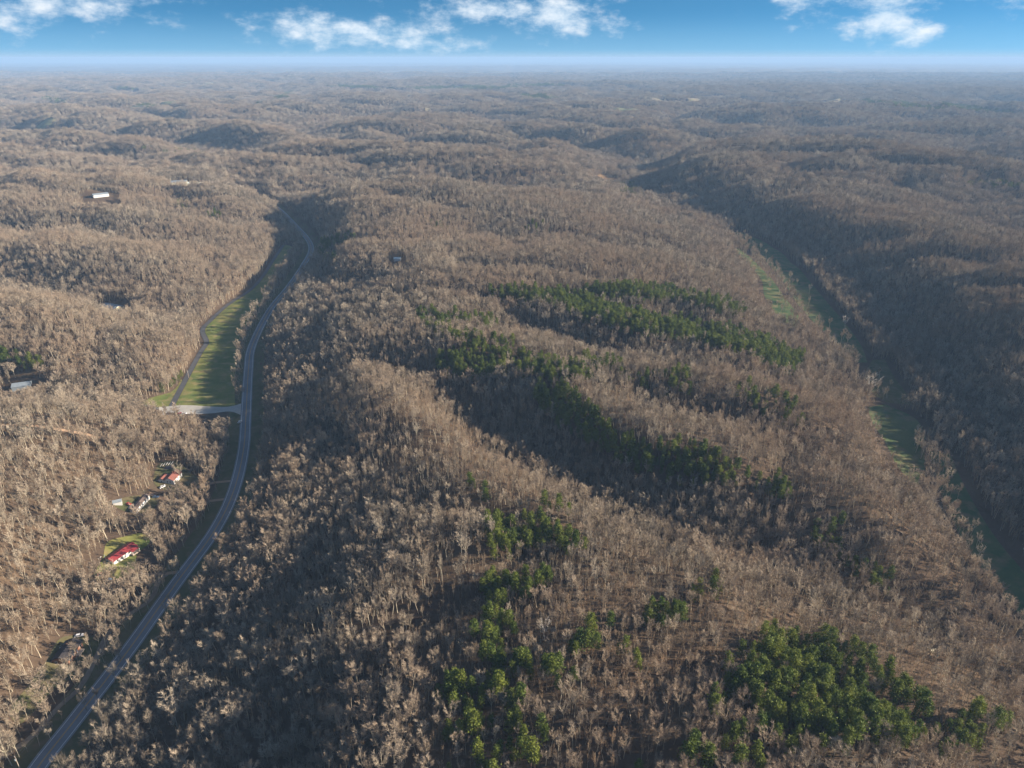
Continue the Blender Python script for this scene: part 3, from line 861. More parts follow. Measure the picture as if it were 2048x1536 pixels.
def clump(src, n, span, seed, smin=.8, smax=1.1):
    rnd = random.Random(seed); T, Cc = [], []
    k = int(math.ceil(math.sqrt(n))); step = span / k
    for i in range(n):
        t, c = src[rnd.randrange(len(src))]
        dx = (i % k + .5 + rnd.uniform(-.38, .38)) * step - span / 2; dy = (i // k + .5 + rnd.uniform(-.38, .38)) * step - span / 2
        s = rnd.uniform(smin, smax); rz = rnd.uniform(0, 6.3)
        T.append(xf(t, dx, dy, 0, rz, s)); Cc.append(xf(c, dx, dy, 0, rz, s))
    return join(T), join(Cc)
SB = [make_bare(41, 18, 7.5, .45, 4, 6, 8, .30, 2.2, trunk_r=.3), make_bare(42, 19, 8.5, .4, 4, 6, 8, .32, 2.2, trunk_r=.3), make_bare(43, 17, 6.5, .5, 4, 6, 7, .32, 2.2, trunk_r=.3)]
SP_ = [make_pine(51, 15, 5.4, .3, 22, 8, 1.1), make_pine(52, 14, 5, .3, 22, 8, 1.1)]
VB = [make_bare(61, 18, 8.5, .5, 3, 4, 6, .8, 3.0, trunk_r=.5), make_bare(62, 19, 9, .45, 3, 4, 6, .85, 3.0, trunk_r=.5)]
VP = [make_pine(71, 15, 6, .2, 12, 6, 2.0)]

def proto_collection(name, items):
    col = bpy.data.collections.new(name)
    for i, me in enumerate(items):
        o = bpy.data.objects.new('%s_%02d' % (name, i), me); col.objects.link(o)
    return col
COL_B = proto_collection('bare_models', [to_mesh('bare_tree_mesh', p, [M_BARK, M_TWIG]) for p in BARE])
COL_T = proto_collection('brush_models', [to_mesh('thin_tree_mesh', p, [M_BARK, M_BRUSH]) for p in THIN])
COL_P = proto_collection('pine_models', [to_mesh('pine_tree_mesh', p, [M_PBARK, M_NEEDLE]) for p in PINE])
COL_C = proto_collection('clump_models', [to_mesh('bare_clump', clump(SB, 6, 15, s), [M_BARK, M_TWIG]) for s in range(6)])
COL_CP = proto_collection('pine_clump_models', [to_mesh('pine_clump', clump(SP_, 9, 15, s), [M_PBARK, M_NEEDLE]) for s in range(3)])
COL_D = proto_collection('far_clump_models', [to_mesh('far_clump', clump(VB, 16, 36, s, .8, 1.2), [M_BARK, M_TWIG]) for s in range(6)])
COL_DP = proto_collection('far_pine_models', [to_mesh('far_pine', clump(VP, 30, 36, s), [M_PBARK, M_NEEDLE]) for s in range(2)])

def scatter(name, X, Y, Z, rot, scl, idx, col, tilt=None):
    me = bpy.data.meshes.new(name)
    me.vertices.add(len(X)); me.vertices.foreach_set('co', np.stack([X, Y, Z], 1).astype(np.float32).ravel())
    at_ = me.attributes.new('rot', 'FLOAT_VECTOR', 'POINT')
    rv = np.zeros((len(X), 3), np.float32); rv[:, 2] = rot
    if tilt is not None: rv[:, :2] = tilt
    at_.data.foreach_set('vector', rv.ravel())
    sv = np.repeat(np.asarray(scl, np.float32)[:, None], 3, 1)
    at_ = me.attributes.new('scl', 'FLOAT_VECTOR', 'POINT'); at_.data.foreach_set('vector', sv.ravel())
    at_ = me.attributes.new('idx', 'INT', 'POINT'); at_.data.foreach_set('value', idx.astype(np.int32))
    o = link(name, me)
    ng = bpy.data.node_groups.new(name + '_nodes', 'GeometryNodeTree')
    ng.interface.new_socket('Geometry', in_out='INPUT', socket_type='NodeSocketGeometry')
    ng.interface.new_socket('Geometry', in_out='OUTPUT', socket_type='NodeSocketGeometry')
    gi = ng.nodes.new('NodeGroupInput'); go = ng.nodes.new('NodeGroupOutput')
    iop = ng.nodes.new('GeometryNodeInstanceOnPoints')
    ci = ng.nodes.new('GeometryNodeCollectionInfo'); ci.inputs[0].default_value = col
    ci.inputs['Separate Children'].default_value = True; ci.inputs['Reset Children'].default_value = True
    def na_(nm, t):
        n = ng.nodes.new('GeometryNodeInputNamedAttribute'); n.data_type = t; n.inputs[0].default_value = nm
        return [s for s in n.outputs if s.enabled and s.name == 'Attribute'][0]
    L = ng.links.new
    L(gi.outputs[0], iop.inputs['Points']); L(ci.outputs[0], iop.inputs['Instance'])
    iop.inputs['Pick Instance'].default_value = True
    L(na_('idx', 'INT'), iop.inputs['Instance Index'])
    L(na_('rot', 'FLOAT_VECTOR'), iop.inputs['Rotation']); L(na_('scl', 'FLOAT_VECTOR'), iop.inputs['Scale'])
    L(iop.outputs[0], go.inputs[0])
    md = o.modifiers.new('scatter', 'NODES'); md.node_group = ng
    return o

# ------------------------------------------------------------------ where the pines stand (photo ellipses at crown height: x, y, half w, half h, share, angle)
PINES = [(1070,588,80,12,.9,6),(1170,608,70,20,.95,20),(1270,638,70,20,.95,14),(1370,655,70,20,.95,8),(1460,672,70,22,.95,12),(1540,700,60,20,.95,28),(1590,715,20,12,.9,0),
 (1270,580,95,13,.9,2),(1440,605,50,12,.75,14),(1370,590,40,10,.8,6),
 (850,628,20,12,.7,0),(930,632,60,8,.35,4),(900,655,70,12,.5,20),(970,676,60,8,.6,5),
 (950,715,70,28,.95,-4),(900,725,30,18,.7,0),(1055,722,45,16,.8,10),(1130,738,50,14,.75,6),(1120,720,80,12,.3,0),(1210,722,30,8,.4,0),
 (1110,790,38,28,.85,20),(1150,822,45,30,.97,30),(1210,862,50,26,.95,28),(1280,898,65,28,.95,20),(1370,915,90,36,.97,10),(1450,930,45,22,.85,10),
 (1310,752,70,14,.4,10),(1360,745,20,10,.7,0),(1540,800,70,20,.45,20),(1520,780,40,12,.4,10),(1590,830,30,10,.3,0),(1500,945,30,12,.5,10),(1560,965,24,18,.6,30),(1555,982,14,10,.6,0),
 (1640,1045,22,20,.85,20),(1660,1075,30,16,.8,25),(1670,1045,22,16,.6,0),(1720,1125,26,14,.85,20),(1765,1145,26,20,.85,20),(1630,1020,16,10,.5,0),
 (1010,1035,34,22,.75,0),(1060,1060,60,20,.9,-4),(1130,1068,40,14,.85,8),(1000,1080,20,16,.7,0),(1090,1010,50,10,.25,0),(960,960,20,30,.2,0),
 (1060,1150,36,12,.65,-6),(990,1158,36,18,.75,0),(1040,1170,40,12,.6,0),(995,1190,14,18,.7,0),(990,1235,22,26,.85,0),(1020,1240,20,14,.7,0),(945,1245,10,12,.5,0),
 (990,1280,24,16,.8,0),(1050,1312,50,14,.85,8),(1000,1305,30,14,.6,0),(995,1345,20,26,.85,0),(940,1310,20,12,.4,0),(1100,1320,20,12,.6,0),
 (893,1375,26,28,.75,0),(955,1375,24,20,.85,0),(945,1425,34,22,.9,0),(915,1450,26,16,.8,0),(1027,1400,14,32,.9,0),(1015,1430,16,14,.7,0),
 (1030,1480,34,20,.85,0),(1060,1500,20,14,.8,0),(975,1500,22,18,.85,0),(960,1520,60,18,.4,0),(1085,1455,14,12,.7,0),
 (1165,1272,24,14,.8,-30),(1200,1258,26,22,.85,-20),(1235,1238,20,18,.85,-10),(1310,1210,26,20,.9,-30),(1350,1215,16,12,.5,0),(1255,1280,30,18,.35,0),
 (1115,1350,10,10,.7,0),(1145,1345,10,10,.7,0),(1280,1315,10,12,.6,0),(1390,1165,16,12,.5,0),(1430,1160,14,14,.5,0),(1355,1210,14,14,.5,0),
 (1545,1262,14,24,.8,0),(1500,1300,40,20,.8,-20),(1620,1290,50,28,.85,0),(1700,1300,50,20,.6,15),(1560,1345,70,50,.9,0),(1640,1370,90,60,.92,10),(1730,1375,70,60,.85,20),(1600,1430,80,44,.85,10),
 (1690,1430,70,40,.8,10),(1770,1370,50,30,.8,30),(1840,1395,40,24,.8,20),(1800,1430,50,30,.75,20),(1440,1392,24,18,.85,0),(1480,1345,26,24,.7,0),(1475,1465,26,20,.5,0),(1520,1480,24,26,.6,0),
 (1585,1465,24,20,.7,0),(1935,1440,40,32,.9,20),(1900,1445,26,16,.6,0),(2010,1440,16,18,.4,0),(1960,1400,16,12,.7,0),(1920,1485,24,14,.5,0),(1790,1460,30,16,.5,0),(1385,1490,20,24,.6,0),(1265,1525,20,10,.7,0),(1345,1490,12,12,.4,0),(1470,1520,90,16,.2,0),
 (640,492,20,14,.7,0),(680,478,30,10,.45,-10),(660,510,16,8,.4,0),(10,708,24,14,.8,0),(50,718,26,12,.7,0),(1075,450,24,8,.25,0),(880,442,20,6,.25,0),(30,745,16,8,.5,0),
 (370,405,14,6,.3,0),(430,425,14,5,.3,0),(350,300,60,5,.25,5),(1205,350,20,4,.6,0),(1260,372,16,8,.6,0),
 (2000,365,60,4,.7,3),(1780,205,60,2.6,.9,4),(1950,215,70,4,.85,6),(1840,212,50,3,.8,5),(940,175,90,3,.95,0),(720,174,60,2.2,.9,2),(1080,170,60,2,.8,0),(1075,193,40,4,.9,6),(870,176,60,2.4,.8,0),(250,178,26,3,.9,0),(110,200,22,4,.8,10),(290,210,22,3,.8,0),(570,190,16,4,.8,-20)]
def pine_share(px, py):
    s = np.zeros(px.shape)
    for (cx, cy_, a, b, g, an) in PINES:
        dx, dy = px - cx, py - cy_
        c, sn = math.cos(R(an)), math.sin(R(an))
        u = (dx * c + dy * sn) / a; v = (-dx * sn + dy * c) / b
        s = np.maximum(s, g * (u * u + v * v < 1.3))
    return s
def jgrid(x0, x1, y0, y1, step, rng):
    X, Y = np.meshgrid(np.arange(x0, x1, step), np.arange(y0, y1, step))
    X = X + (np.arange(X.shape[0])[:, None] % 2) * step * .5
    X = X.ravel() + rng.uniform(-.42, .42, X.size) * step; Y = Y.ravel() + rng.uniform(-.42, .42, Y.size) * step
    return X, Y
def in_view(X, Y, Z, m=110):
    px, py, d = project(X, Y, Z + 10)
    return (px > -m - 0) & (px < W_PX + m + 0) & (py < H_PX + m) & (Y * CP + (CAM_Z - Z) * SP > 50)
def cleared(X, Y):
    r = np.zeros(X.shape, bool)
    for P in CLEAR: r |= inside(P, X, Y)
    return r

# ------------------------------------------------------------------ buildings
def frame_from(p, q, z=None):
    """base point and heading from two photo pixels on the ground"""
    if z is None: z = ground_at((p[0] + q[0]) / 2, (p[1] + q[1]) / 2)[2]
    a = at(*p, z); b = at(*q, z)
    return ((a[0] + b[0]) / 2, (a[1] + b[1]) / 2), math.atan2(b[1] - a[1], b[0] - a[0]), math.dist(a, b)
def clear_round(x, y, r):
    an = np.linspace(0, 2 * math.pi, 16, endpoint=False)
    CLEAR.append(np.stack([x + r * np.cos(an), y + r * np.sin(an)], 1))
def gable(root, L, Wd, hw, rise, wallm, roofm, x0=0.0, y0=0.0, over=0.4, thick=0.15, roofname='roof'):
    b = MB(); a, c = L / 2, Wd / 2
    b.v += [(-a+x0,-c+y0,-1.0),(a+x0,-c+y0,-1.0),(a+x0,c+y0,-1.0),(-a+x0,c+y0,-1.0),(-a+x0,-c+y0,hw),(a+x0,-c+y0,hw),(a+x0,c+y0,hw),(-a+x0,c+y0,hw),(-a+x0,y0,hw+rise),(a+x0,y0,hw+rise)]
    b.f += [(0,3,2,1),(0,1,5,4),(2,3,7,6),(1,2,6,9,5),(3,0,4,8,7)]
    wall = b.build('wall', wallm, root)
    r = MB(); s = rise / c; e = c + over; zl = hw - over * s
    for sg in (-1, 1):
        bb = len(r.v); A_, B_ = -a - over + x0, a + over + x0
        r.v += [(A_, sg*e+y0, zl+.02), (B_, sg*e+y0, zl+.02), (B_, y0, hw+rise+.02), (A_, y0, hw+rise+.02),
                (A_, sg*e+y0, zl+.02+thick), (B_, sg*e+y0, zl+.02+thick), (B_, y0, hw+rise+.02+thick), (A_, y0, hw+rise+.02+thick)]
        for qd in ((0,1,2,3),(7,6,5,4),(0,4,5,1),(1,5,6,2),(3,7,4,0)):
            r.f.append(tuple(bb + i for i in (qd if sg > 0 else qd[::-1])))
    roof = r.build(roofname, roofm, root)
    return wall, roof
def window(root, x, y, z, nx, ny, w_=1.1, h_=1.2):
    """window on a wall whose outward normal is (nx, ny)"""
    t = (-ny, nx); f = MB(); g = MB()
    def bx(m, u0, u1, z0, z1, d0, d1):
        P = [(x + t[0]*u + nx*d, y + t[1]*u + ny*d) for u, d in ((u0,d0),(u1,d0),(u1,d1),(u0,d1))]
        b = len(m.v); m.v += [(p[0],p[1],z0) for p in P] + [(p[0],p[1],z1) for p in P]
        m.f += [tuple(b+i for i in qd) for qd in ((0,3,2,1),(4,5,6,7),(0,1,5,4),(1,2,6,5),(2,3,7,6),(3,0,4,7))]
    a = w_/2
    for (u0,u1,z0,z1) in ((-a-.1,-a,z-.1,z+h_+.1),(a,a+.1,z-.1,z+h_+.1),(-a,a,z-.1,z),(-a,a,z+h_,z+h_+.1),(-a,a,z+h_*.48,z+h_*.52)):
        bx(f,u0,u1,z0,z1,0.003,.07)
    bx(g,-a,a,z,z+h_,.002,.03)
    fr = f.build('window', M_TRIM, root); g.build('pane', M_GLASS, fr)
def door(root, x, y, nx, ny, m=None, z=0.15, w_=.95, h_=2.05):
    t = (-ny, nx); d = MB(); k = MB()
    def bx(mm, u0, u1, z0, z1, d0, d1):
        P = [(x + t[0]*u + nx*dd, y + t[1]*u + ny*dd) for u, dd in ((u0,d0),(u1,d0),(u1,d1),(u0,d1))]
        b = len(mm.v); mm.v += [(p[0],p[1],z0) for p in P] + [(p[0],p[1],z1) for p in P]
        mm.f += [tuple(b+i for i in qd) for qd in ((0,3,2,1),(4,5,6,7),(0,1,5,4),(1,2,6,5),(2,3,7,6),(3,0,4,7))]
    bx(d,-w_/2,w_/2,z,z+h_,.003,.06); bx(k,w_/2-.16,w_/2-.08,z+.95,z+1.05,.06,.12)
    o = d.build('door', m or M_TRIM, root); k.build('handle', M_PANEL, o)
def building(name, p, q, label, cat, L=None, z=None, clr=0, group=None):
    (x, y), a, l = frame_from(p, q, z)
    g = Hs(x, y)
    root = link(name, None, None, (x, y, g), a); tag(root, label, cat, group)
    if clr:
        clear_round(x, y, clr)
        if y >= 620:
            dd = math.hypot(x, y)
            for k in (.8, 1.6, 2.4): clear_round(x - k * clr * x / dd, y - k * clr * y / dd, clr)
        else: clear_round(x + 3, y - clr * .8, clr * 1.1); clear_round(x + clr * .8, y - clr * .2, clr * .9)
    return root, (L or l)

# red metal roof, long single-storey house
r_, L_ = building('house', (229, 1121), (258, 1101), 'long white house with bright red metal roof and a porch', 'house', 18, clr=14)
gable(r_, 18, 7.6, 2.9, 1.3, M_WHITEW, M_REDROOF, over=.5)
for x in (-6, -2.4, 2.6, 6.2): window(r_, x, -3.8, 1.1, 0, -1)
door(r_, .2, -3.8, 0, -1)
window(r_, -9, -1.6, 1.1, -1, 0); window(r_, -9, 1.6, 1.1, -1, 0); window(r_, 4, 3.8, 1.1, 0, 1); window(r_, -4, 3.8, 1.1, 0, 1)
pr = MB(); pr.v += [(3.2,-6.6,2.3),(8.6,-6.6,2.3),(8.6,-4.35,2.95),(3.2,-4.35,2.95),(3.2,-6.6,2.42),(8.6,-6.6,2.42),(8.6,-4.35,3.07),(3.2,-4.35,3.07)]
pr.f += [(0,3,2,1),(4,5,6,7),(0,1,5,4),(1,2,6,5),(2,3,7,6),(3,0,4,7)]; pr.build('porch_roof', M_REDROOF, r_)
for x in (3.4, 8.4): MB().box(x-.08,x+.08,-6.5,-6.34,-.6,2.35).build('porch_post', M_TRIM, r_)
MB().box(3.2,8.6,-6.6,-3.83,-.6,.3).build('porch_floor', M_WOOD, r_)
ch = MB(); ch.tube((-8.2, 4.6, -.5), (-8.2, 4.6, 5.2), .16, .16, 8); ch.build('flue_pipe', M_METAL, r_)

r_, L_ = building('house', (333, 969), (353, 948), 'white L-shaped house with faded dull red roof', 'house', 12, clr=12)
gable(r_, 12.5, 7.5, 3.0, 2.1, M_WHITEW, M_RUST, 0, -1.6)
gable(r_, 6.5, 5.5, 2.8, 1.6, M_WHITEW, M_RUST, -2.9, 4.4, roofname='wing_roof')
for x in (-4, 0, 4): window(r_, x, -5.35, 1.1, 0, -1)
door(r_, 2, -5.35, 0, -1)
window(r_, -6.25, -2.6, 1.1, -1, 0); window(r_, -6.25, -.4, 1.1, -1, 0); window(r_, -6.15, 4.4, 1.1, -1, 0)
MB().box(1.2, 1.9, -1.2, -.5, 4.0, 6.0).build('chimney', M_BRICK, r_)

r_, L_ = building('mobile_home', (271, 1022), (290, 1000), 'long narrow white mobile home with brown roof and glossy side wall', 'mobile home', 19, clr=13)
gable(r_, 19, 4.6, 2.8, .9, M_WHITEW, M_BROWNR, over=.25)
for x in (-7, -3.4, 3.5, 7.2): window(r_, x, -2.3, 1.2, 0, -1)
door(r_, .3, -2.3, 0, -1); window(r_, -9.5, 0, 1.2, -1, 0)
MB().box(-6.5, -1.5, 2.33, 5.2, 2.15, 2.28).build('carport_roof', M_METAL, r_)
for x in (-6.3, -1.7): MB().box(x-.06, x+.06, 5.0, 5.12, -.6, 2.15).build('carport_post', M_TRIM, r_)
MB().box(0.5, 3.5, 2.33, 5.6, -.6, .4).build('deck', M_WOOD, r_)

r_, L_ = building('house', (128, 1320), (144, 1298), 'low brown brick house with nearly black shingle roof in shade', 'house', 14, clr=12)
gable(r_, 14, 9, 2.8, 2.0, M_BRICK, M_DARKR)
for x in (-5, -2, 4.8): window(r_, x, -4.5, 1.0, 0, -1)
door(r_, 1.4, -4.5, 0, -1); window(r_, -7, -2, 1.0, -1, 0); window(r_, -7, 2, 1.0, -1, 0)
MB().box(2.0, 2.7, .4, 1.1, 3.5, 5.6).build('chimney', M_BRICK, r_)
MB().box(-1, 4, -6.8, -4.53, -.6, .25).build('porch_floor', M_WOOD, r_)

def barn(name, p, q, L, Wd, hh, rise, wallm, roofm, label, sky_=0, clr=14, group=None, cat='barn', doorw=3.2):
    root, _ = building(name, p, q, label, cat, L, clr=clr, group=group)
    gable(root, L, Wd, hh, rise, wallm, roofm, over=.3)
    door(root, L / 2, 0, 1, 0, M_METAL, -.2, doorw, min(3.0, hh * .8))
    for i in range(sky_):
        x = -L / 2 + L * (i + .5) / sky_
        for sg in (-1, 1):
            c = Wd / 2; m = MB(); z0 = hh + rise * .35 + .2; z1 = hh + rise * .75 + .2
            m.v += [(x-.5, sg*c*.65, z0), (x+.5, sg*c*.65, z0), (x+.5, sg*c*.25, z1), (x-.5, sg*c*.25, z1),
                    (x-.5, sg*c*.65, z0+.04), (x+.5, sg*c*.65, z0+.04), (x+.5, sg*c*.25, z1+.04), (x-.5, sg*c*.25, z1+.04)]
            m.f += [(0,3,2,1),(4,5,6,7),(0,1,5,4),(1,2,6,5),(2,3,7,6),(3,0,4,7)]
            m.build('skylight', M_SKYL, root)
    return root
barn('barn', (208, 614), (244, 623), 27, 14, 4.2, 2.4, M_CREAM, M_METAL, 'big grey metal-roofed barn with rows of skylights in the left hollow', 5, 22)
barn('barn', (30, 776), (60, 772), 15, 11, 3.4, 2.0, M_METAL, M_METAL, 'blue-grey metal barn in the shaded hollow at the left edge', 0, 16)
barn('barn', (192, 393), (210, 391), 27, 12, 4.0, 2.2, M_WHITEW, M_METAL, 'long pale barn on the far left plateau', 0, 34)
barn('barn', (348, 368), (368, 367), 34, 18, 5, 3, M_CREAM, M_METAL, 'pale metal barn beside a row of small sheds far left', 0, 28)
for k, (px, w_) in enumerate(((373, 8), (381, 8), (389, 7), (400, 6), (409, 6))):
    barn('shed', (px - 2, 369), (px + 2, 368.6), 11, w_, 3.4, 2, M_CREAM, M_SKYL, 'cream shed in the row right of the far metal barn', 0, 11, 'row of cream sheds beside the far barn', 'shed', 2)
barn('cabin', (790, 521), (800, 521), 9, 6, 2.8, 1.8, M_WHITEW, M_SKYL, 'tiny white cabin alone on the central ridge', 0, 12, None, 'cabin', 1.2)
barn('shed', (231, 1008), (240, 1006), 5.5, 3.6, 2.4, 1.1, M_WHITEW, M_METAL, 'small white shed with grey roof left of the mobile home', 0, 6, None, 'shed', 1.6)
barn('shed', (94, 808), (101, 807), 5, 3.6, 2.6, 1.0, M_WHITEW, M_SKYL, 'small white shed on the wooded spur, left one', 0, 7, None, 'shed', 1.6)
barn('shed', (164, 815), (171, 814), 5, 3.8, 2.6, 1.0, M_CREAM, M_SKYL, 'small cream shed on the wooded spur, right one', 0, 7, None, 'shed', 1.6)
barn('shed', (1857, 1304), (1863, 1303), 3.2, 2.6, 2.2, .8, M_CREAM, M_CREAM, 'little cream hut among bare trees on the right-hand ridge end', 0, 6, None, 'shed', 1.2)
barn('shed', (197, 1152), (204, 1150), 2.4, 2.0, 1.6, .7, M_WHITEW, M_RUST, 'tiny white shed with orange roof on the lawn below the red-roofed house', 0, 4, None, 'shed', .8)

# bare frame with white rafters over a dark deck
(x_, y_), a_, _l = frame_from((326, 937), (343, 934))
sf = link('shed', None, None, (x_, y_, Hs(x_, y_)), a_); tag(sf, 'unfinished shed frame with five slanting white rafters over a dark floor', 'shed')
MB().box(-4.5, 4.5, -2.6, 2.2, -.6, .5).build('floor_deck', M_PANEL, sf)
for i in range(5):
    x = -3.8 + i * 1.9
    MB().tube((x - .9, .2, 2.0), (x + .9, 3.4, 3.0), .14, .14, 4).build('rafter', M_TRIM, sf)
for x in (-4.3, 0, 4.3):
    for y in (.3, 3.2): MB().box(x-.08, x+.08, y-.08, y+.08, -.6, 2.0 if y < 1 else 2.9).build('post', M_WOOD, sf)
clear_round(x_, y_, 8)
# tarp-covered pile
def tarp(px, py, l, wd, h, label):
    x, y, z = ground_at(px, py); V = []; Fq = []; n = 10
    for i in range(n + 1):
        for j in range(n + 1):
            u, v = i / n * 2 - 1, j / n * 2 - 1
            hh = h * max(0, (1 - abs(u) ** 3)) * max(0, (1 - abs(v) ** 3)) * (1 + .18 * math.sin(5 * u + 3 * v))
            V.append((u * l / 2, v * wd / 2, hh - .05))
    for i in range(n):
        for j in range(n): q_ = i * (n + 1) + j; Fq.append((q_, q_ + n + 1, q_ + n + 2, q_ + 1))
    o = link('tarp', new_mesh('tarp', V, Fq, M_BLUE, True), None, (x, y, Hs(x, y) + .1), .9); tag(o, label, 'tarp'); clear_round(x, y, max(l, wd) * .5)
tarp(331, 955, 7, 4, 1.6, 'blue tarp over a pile beside the faded red roof')
tarp(216, 1163, 5, 3, 1.3, 'blue tarp in the shade below the red-roofed house')

# ------------------------------------------------------------------ vehicles
def car(px, py, ang, paint, label, cat='car', pickup=False, z=None):
    x, y, g = ground_at(px, py)
    root = link('pickup_truck' if pickup else 'car', None, None, (x, y, Hs(x, y) + .2), ang); tag(root, label, cat)
    prof = [(-2.3,.35),(-2.3,.95),(-.5,1.0),(-.45,1.0),(1.0,1.0),(2.1,.85),(2.3,.6),(2.3,.35)]
    b = MB(); n = len(prof)
    for sy in (-.88, .88): b.v += [(p[0], sy, p[1]) for p in prof]
    b.f += [tuple(range(n)), tuple(range(n, 2*n))[::-1]] + [(i, n+i, n+(i+1)%n, (i+1)%n) for i in range(n)]
    body = b.build('body', paint, root)
    c0 = -.6 if pickup else -1.9
    cab = MB(); cp_ = [(c0, 1.0), (c0 + (.2 if pickup else .5), 1.5), (.35, 1.5), (1.05, 1.0)]
    for sy, k in ((-1, 1), (1, 1)): cab.v += [(p[0], sy * (.84 if p[1] < 1.2 else .68), p[1]) for p in cp_]
    cab.f += [(0,1,2,3),(7,6,5,4),(0,4,5,1),(2,6,7,3)]; cab.build('window', M_GLASS, root)
    MB().box(c0 + (.15 if pickup else .45), .42, -.7, .7, 1.5, 1.55).build('roof', paint, root)
    for wx in (-1.4, 1.45):
        for sy in (-.9, .9):
            t_ = MB(); t_.tube((wx, sy - .1, .33), (wx, sy + .1, .33), .34, .34, 12); wh = t_.build('wheel', M_TYRE, root)
            h_ = MB(); h_.tube((wx, sy * 1.0 + (.105 if sy > 0 else -.105), .33), (wx, sy + (.12 if sy > 0 else -.12), .33), .18, .18, 8); h_.build('rim', M_METAL, wh)
    for sy in (-.6, .6): MB().box(2.28, 2.33, sy - .16, sy + .16, .62, .76).build('headlight', M_SKYL, root)
    clear_round(x, y, 5)
    return root
car(361, 829, .1, M_RED, 'red pickup truck parked at the lower edge of the gravel drive', 'pickup truck', True)
car(369, 829, .2, M_WPAINT, 'white car parked right behind the red pickup by the gravel drive')
car(252, 808, 2.4, M_WPAINT, 'white pickup truck at the left end of the short lane', 'pickup truck', True)
car(258, 1010, 2.6, M_RED, 'red pickup truck parked left of the white mobile home', 'pickup truck', True)
car(326, 977, .9, M_WPAINT, 'white car on the lawn below the faded red roof')
car(312, 996, .2, M_BPAINT, 'blue-grey car above the mobile home, in shade')
car(160, 1275, .3, M_WPAINT, 'white car at the top of the shaded yard of the brick house')
car(131, 1297, 1.0, M_WPAINT, 'white car close behind the dark-roofed brick house')
car(480, 846, 1.3, M_WPAINT, 'small white car by the highway just below the gravel drive')

# ------------------------------------------------------------------ utility poles and wires
POLES = []
def pole(px, py, h, label, light=False, z=None, ang=0.9, lift=True):
    x, y, g = ground_at(px, py)
    root = link('light_pole' if light else 'utility_pole', None, None, (x, y, g), ang)
    tag(root, label, 'light pole' if light else 'utility pole')
    p = MB(); p.tube((0, 0, -1), (0, 0, h), .2, .13, 8); p.build('post', M_WOOD, root)
    if light:
        p = MB(); p.tube((0, 0, h - .5), (1.5, 0, h), .06, .05, 6); p.build('arm', M_METAL, root)
        MB().box(1.3, 2.0, -.18, .18, h - .12, h + .08).build('lamp_head', M_TRIM, root)
    else:
        MB().box(-.07, .07, -1.3, 1.3, h - .75, h - .6).build('crossarm', M_WOOD, root)
        for yy in (-1.15, .4, 1.15):
            q_ = MB(); q_.tube((0, yy, h - .6), (0, yy, h - .38), .08, .05, 6); q_.build('insulator', M_TRIM, root)
        t_ = MB(); t_.tube((-.36, 0, h - 2.4), (-.36, 0, h - 1.4), .24, .24, 8); t_.build('transformer', M_METAL, root)
    clear_round(x, y, 3)
    POLES.append((x, y, g + h - .4, ang)); return root
pole(45, 1550, 12, 'utility pole at the bottom left corner beside the highway')
pole(231, 1306, 11, 'utility pole between the brick house and the highway')
pole(359, 1140, 11, 'utility pole beside the highway at the dirt driveway of the red-roofed house')
pole(203, 1140, 9, 'pale light pole on the lawn left of the red-roofed house', True)
pole(249, 803, 11, 'utility pole standing beside the white pickup at the lane end')
pole(378, 757, 9, 'utility pole at the right side of the narrow lane beside the meadow')
pole(396, 652, 9, 'utility pole where the narrow lane bends')
pole(330, 992, 9, 'thin light pole between the mobile home and the faded red roof', True)
def wires(i, j):
    (x0, y0, z0, a0), (x1, y1, z1, a1) = POLES[i], POLES[j]
    m = MB()
    for off in (-1.15, .4, 1.15):
        pa = Vector((x0 - math.sin(a0) * off, y0 + math.cos(a0) * off, z0)); pb = Vector((x1 - math.sin(a1) * off, y1 + math.cos(a1) * off, z1))
        prev = pa
        for k in range(1, 13):
            t = k / 12; c = pa.lerp(pb, t); c.z -= 4 * t * (1 - t) * 2.2
            m.tube(prev, c, .03, .03, 3, False); prev = c
    o = m.build('power_line', M_WIRE); tag(o, ['three sagging wires from the bottom left pole to the pole by the brick house', 'three sagging wires from the brick house pole to the red-roofed house driveway'][i], 'power line')
wires(0, 1); wires(1, 2)
# ------------------------------------------------------------------ placing the trees
rng = np.random.default_rng(5)
def brush_share(px, py):
    s = np.zeros(px.shape)
    for (cx, cy_, a, b, g, an) in [(1150,1240,330,170,.9,0),(870,880,110,120,.85,30),(1050,1020,190,60,.85,42),(1100,1480,260,90,.7,0),(1900,1400,230,90,.75,25),(1450,1260,260,60,.6,5),
                                   (1650,1000,180,40,.6,25),(1850,1180,80,110,.4,0),(120,925,200,50,.6,0),(60,1150,120,160,.35,0),(1750,1250,120,60,.5,0),(1350,800,180,24,.5,12),(1000,640,150,20,.4,5)]:
        dx, dy = px - cx, py - cy_
        c, sn = math.cos(R(an)), math.sin(R(an))
        u = (dx * c + dy * sn) / a; v = (-dx * sn + dy * c) / b
        s = np.maximum(s, g * np.clip((1.15 - (u * u + v * v)) / .5, 0, 1))
    return s
T1, T2, T3 = 1500.0, 4600.0, 12800.0
X, Y = jgrid(-1500, 1500, 90, T1, 5.1, rng)
Z = H(X, Y); k = in_view(X, Y, Z); X, Y, Z = X[k], Y[k], Z[k]
k = ~cleared(X, Y); X, Y, Z = X[k], Y[k], Z[k]
px, py, dp = project(X, Y, Z + 11)
ps, bs = pine_share(px, py), brush_share(px, py)
u = rng.random(len(X))
is_pine = u < ps
gap = perlin(X / 60, Y / 60, 31)
keep_b = (~is_pine) & (rng.random(len(X)) > np.where(bs > 0, bs * .45, 0)) & (rng.random(len(X)) > np.clip((gap - .2) * 2.0, .03, .5))
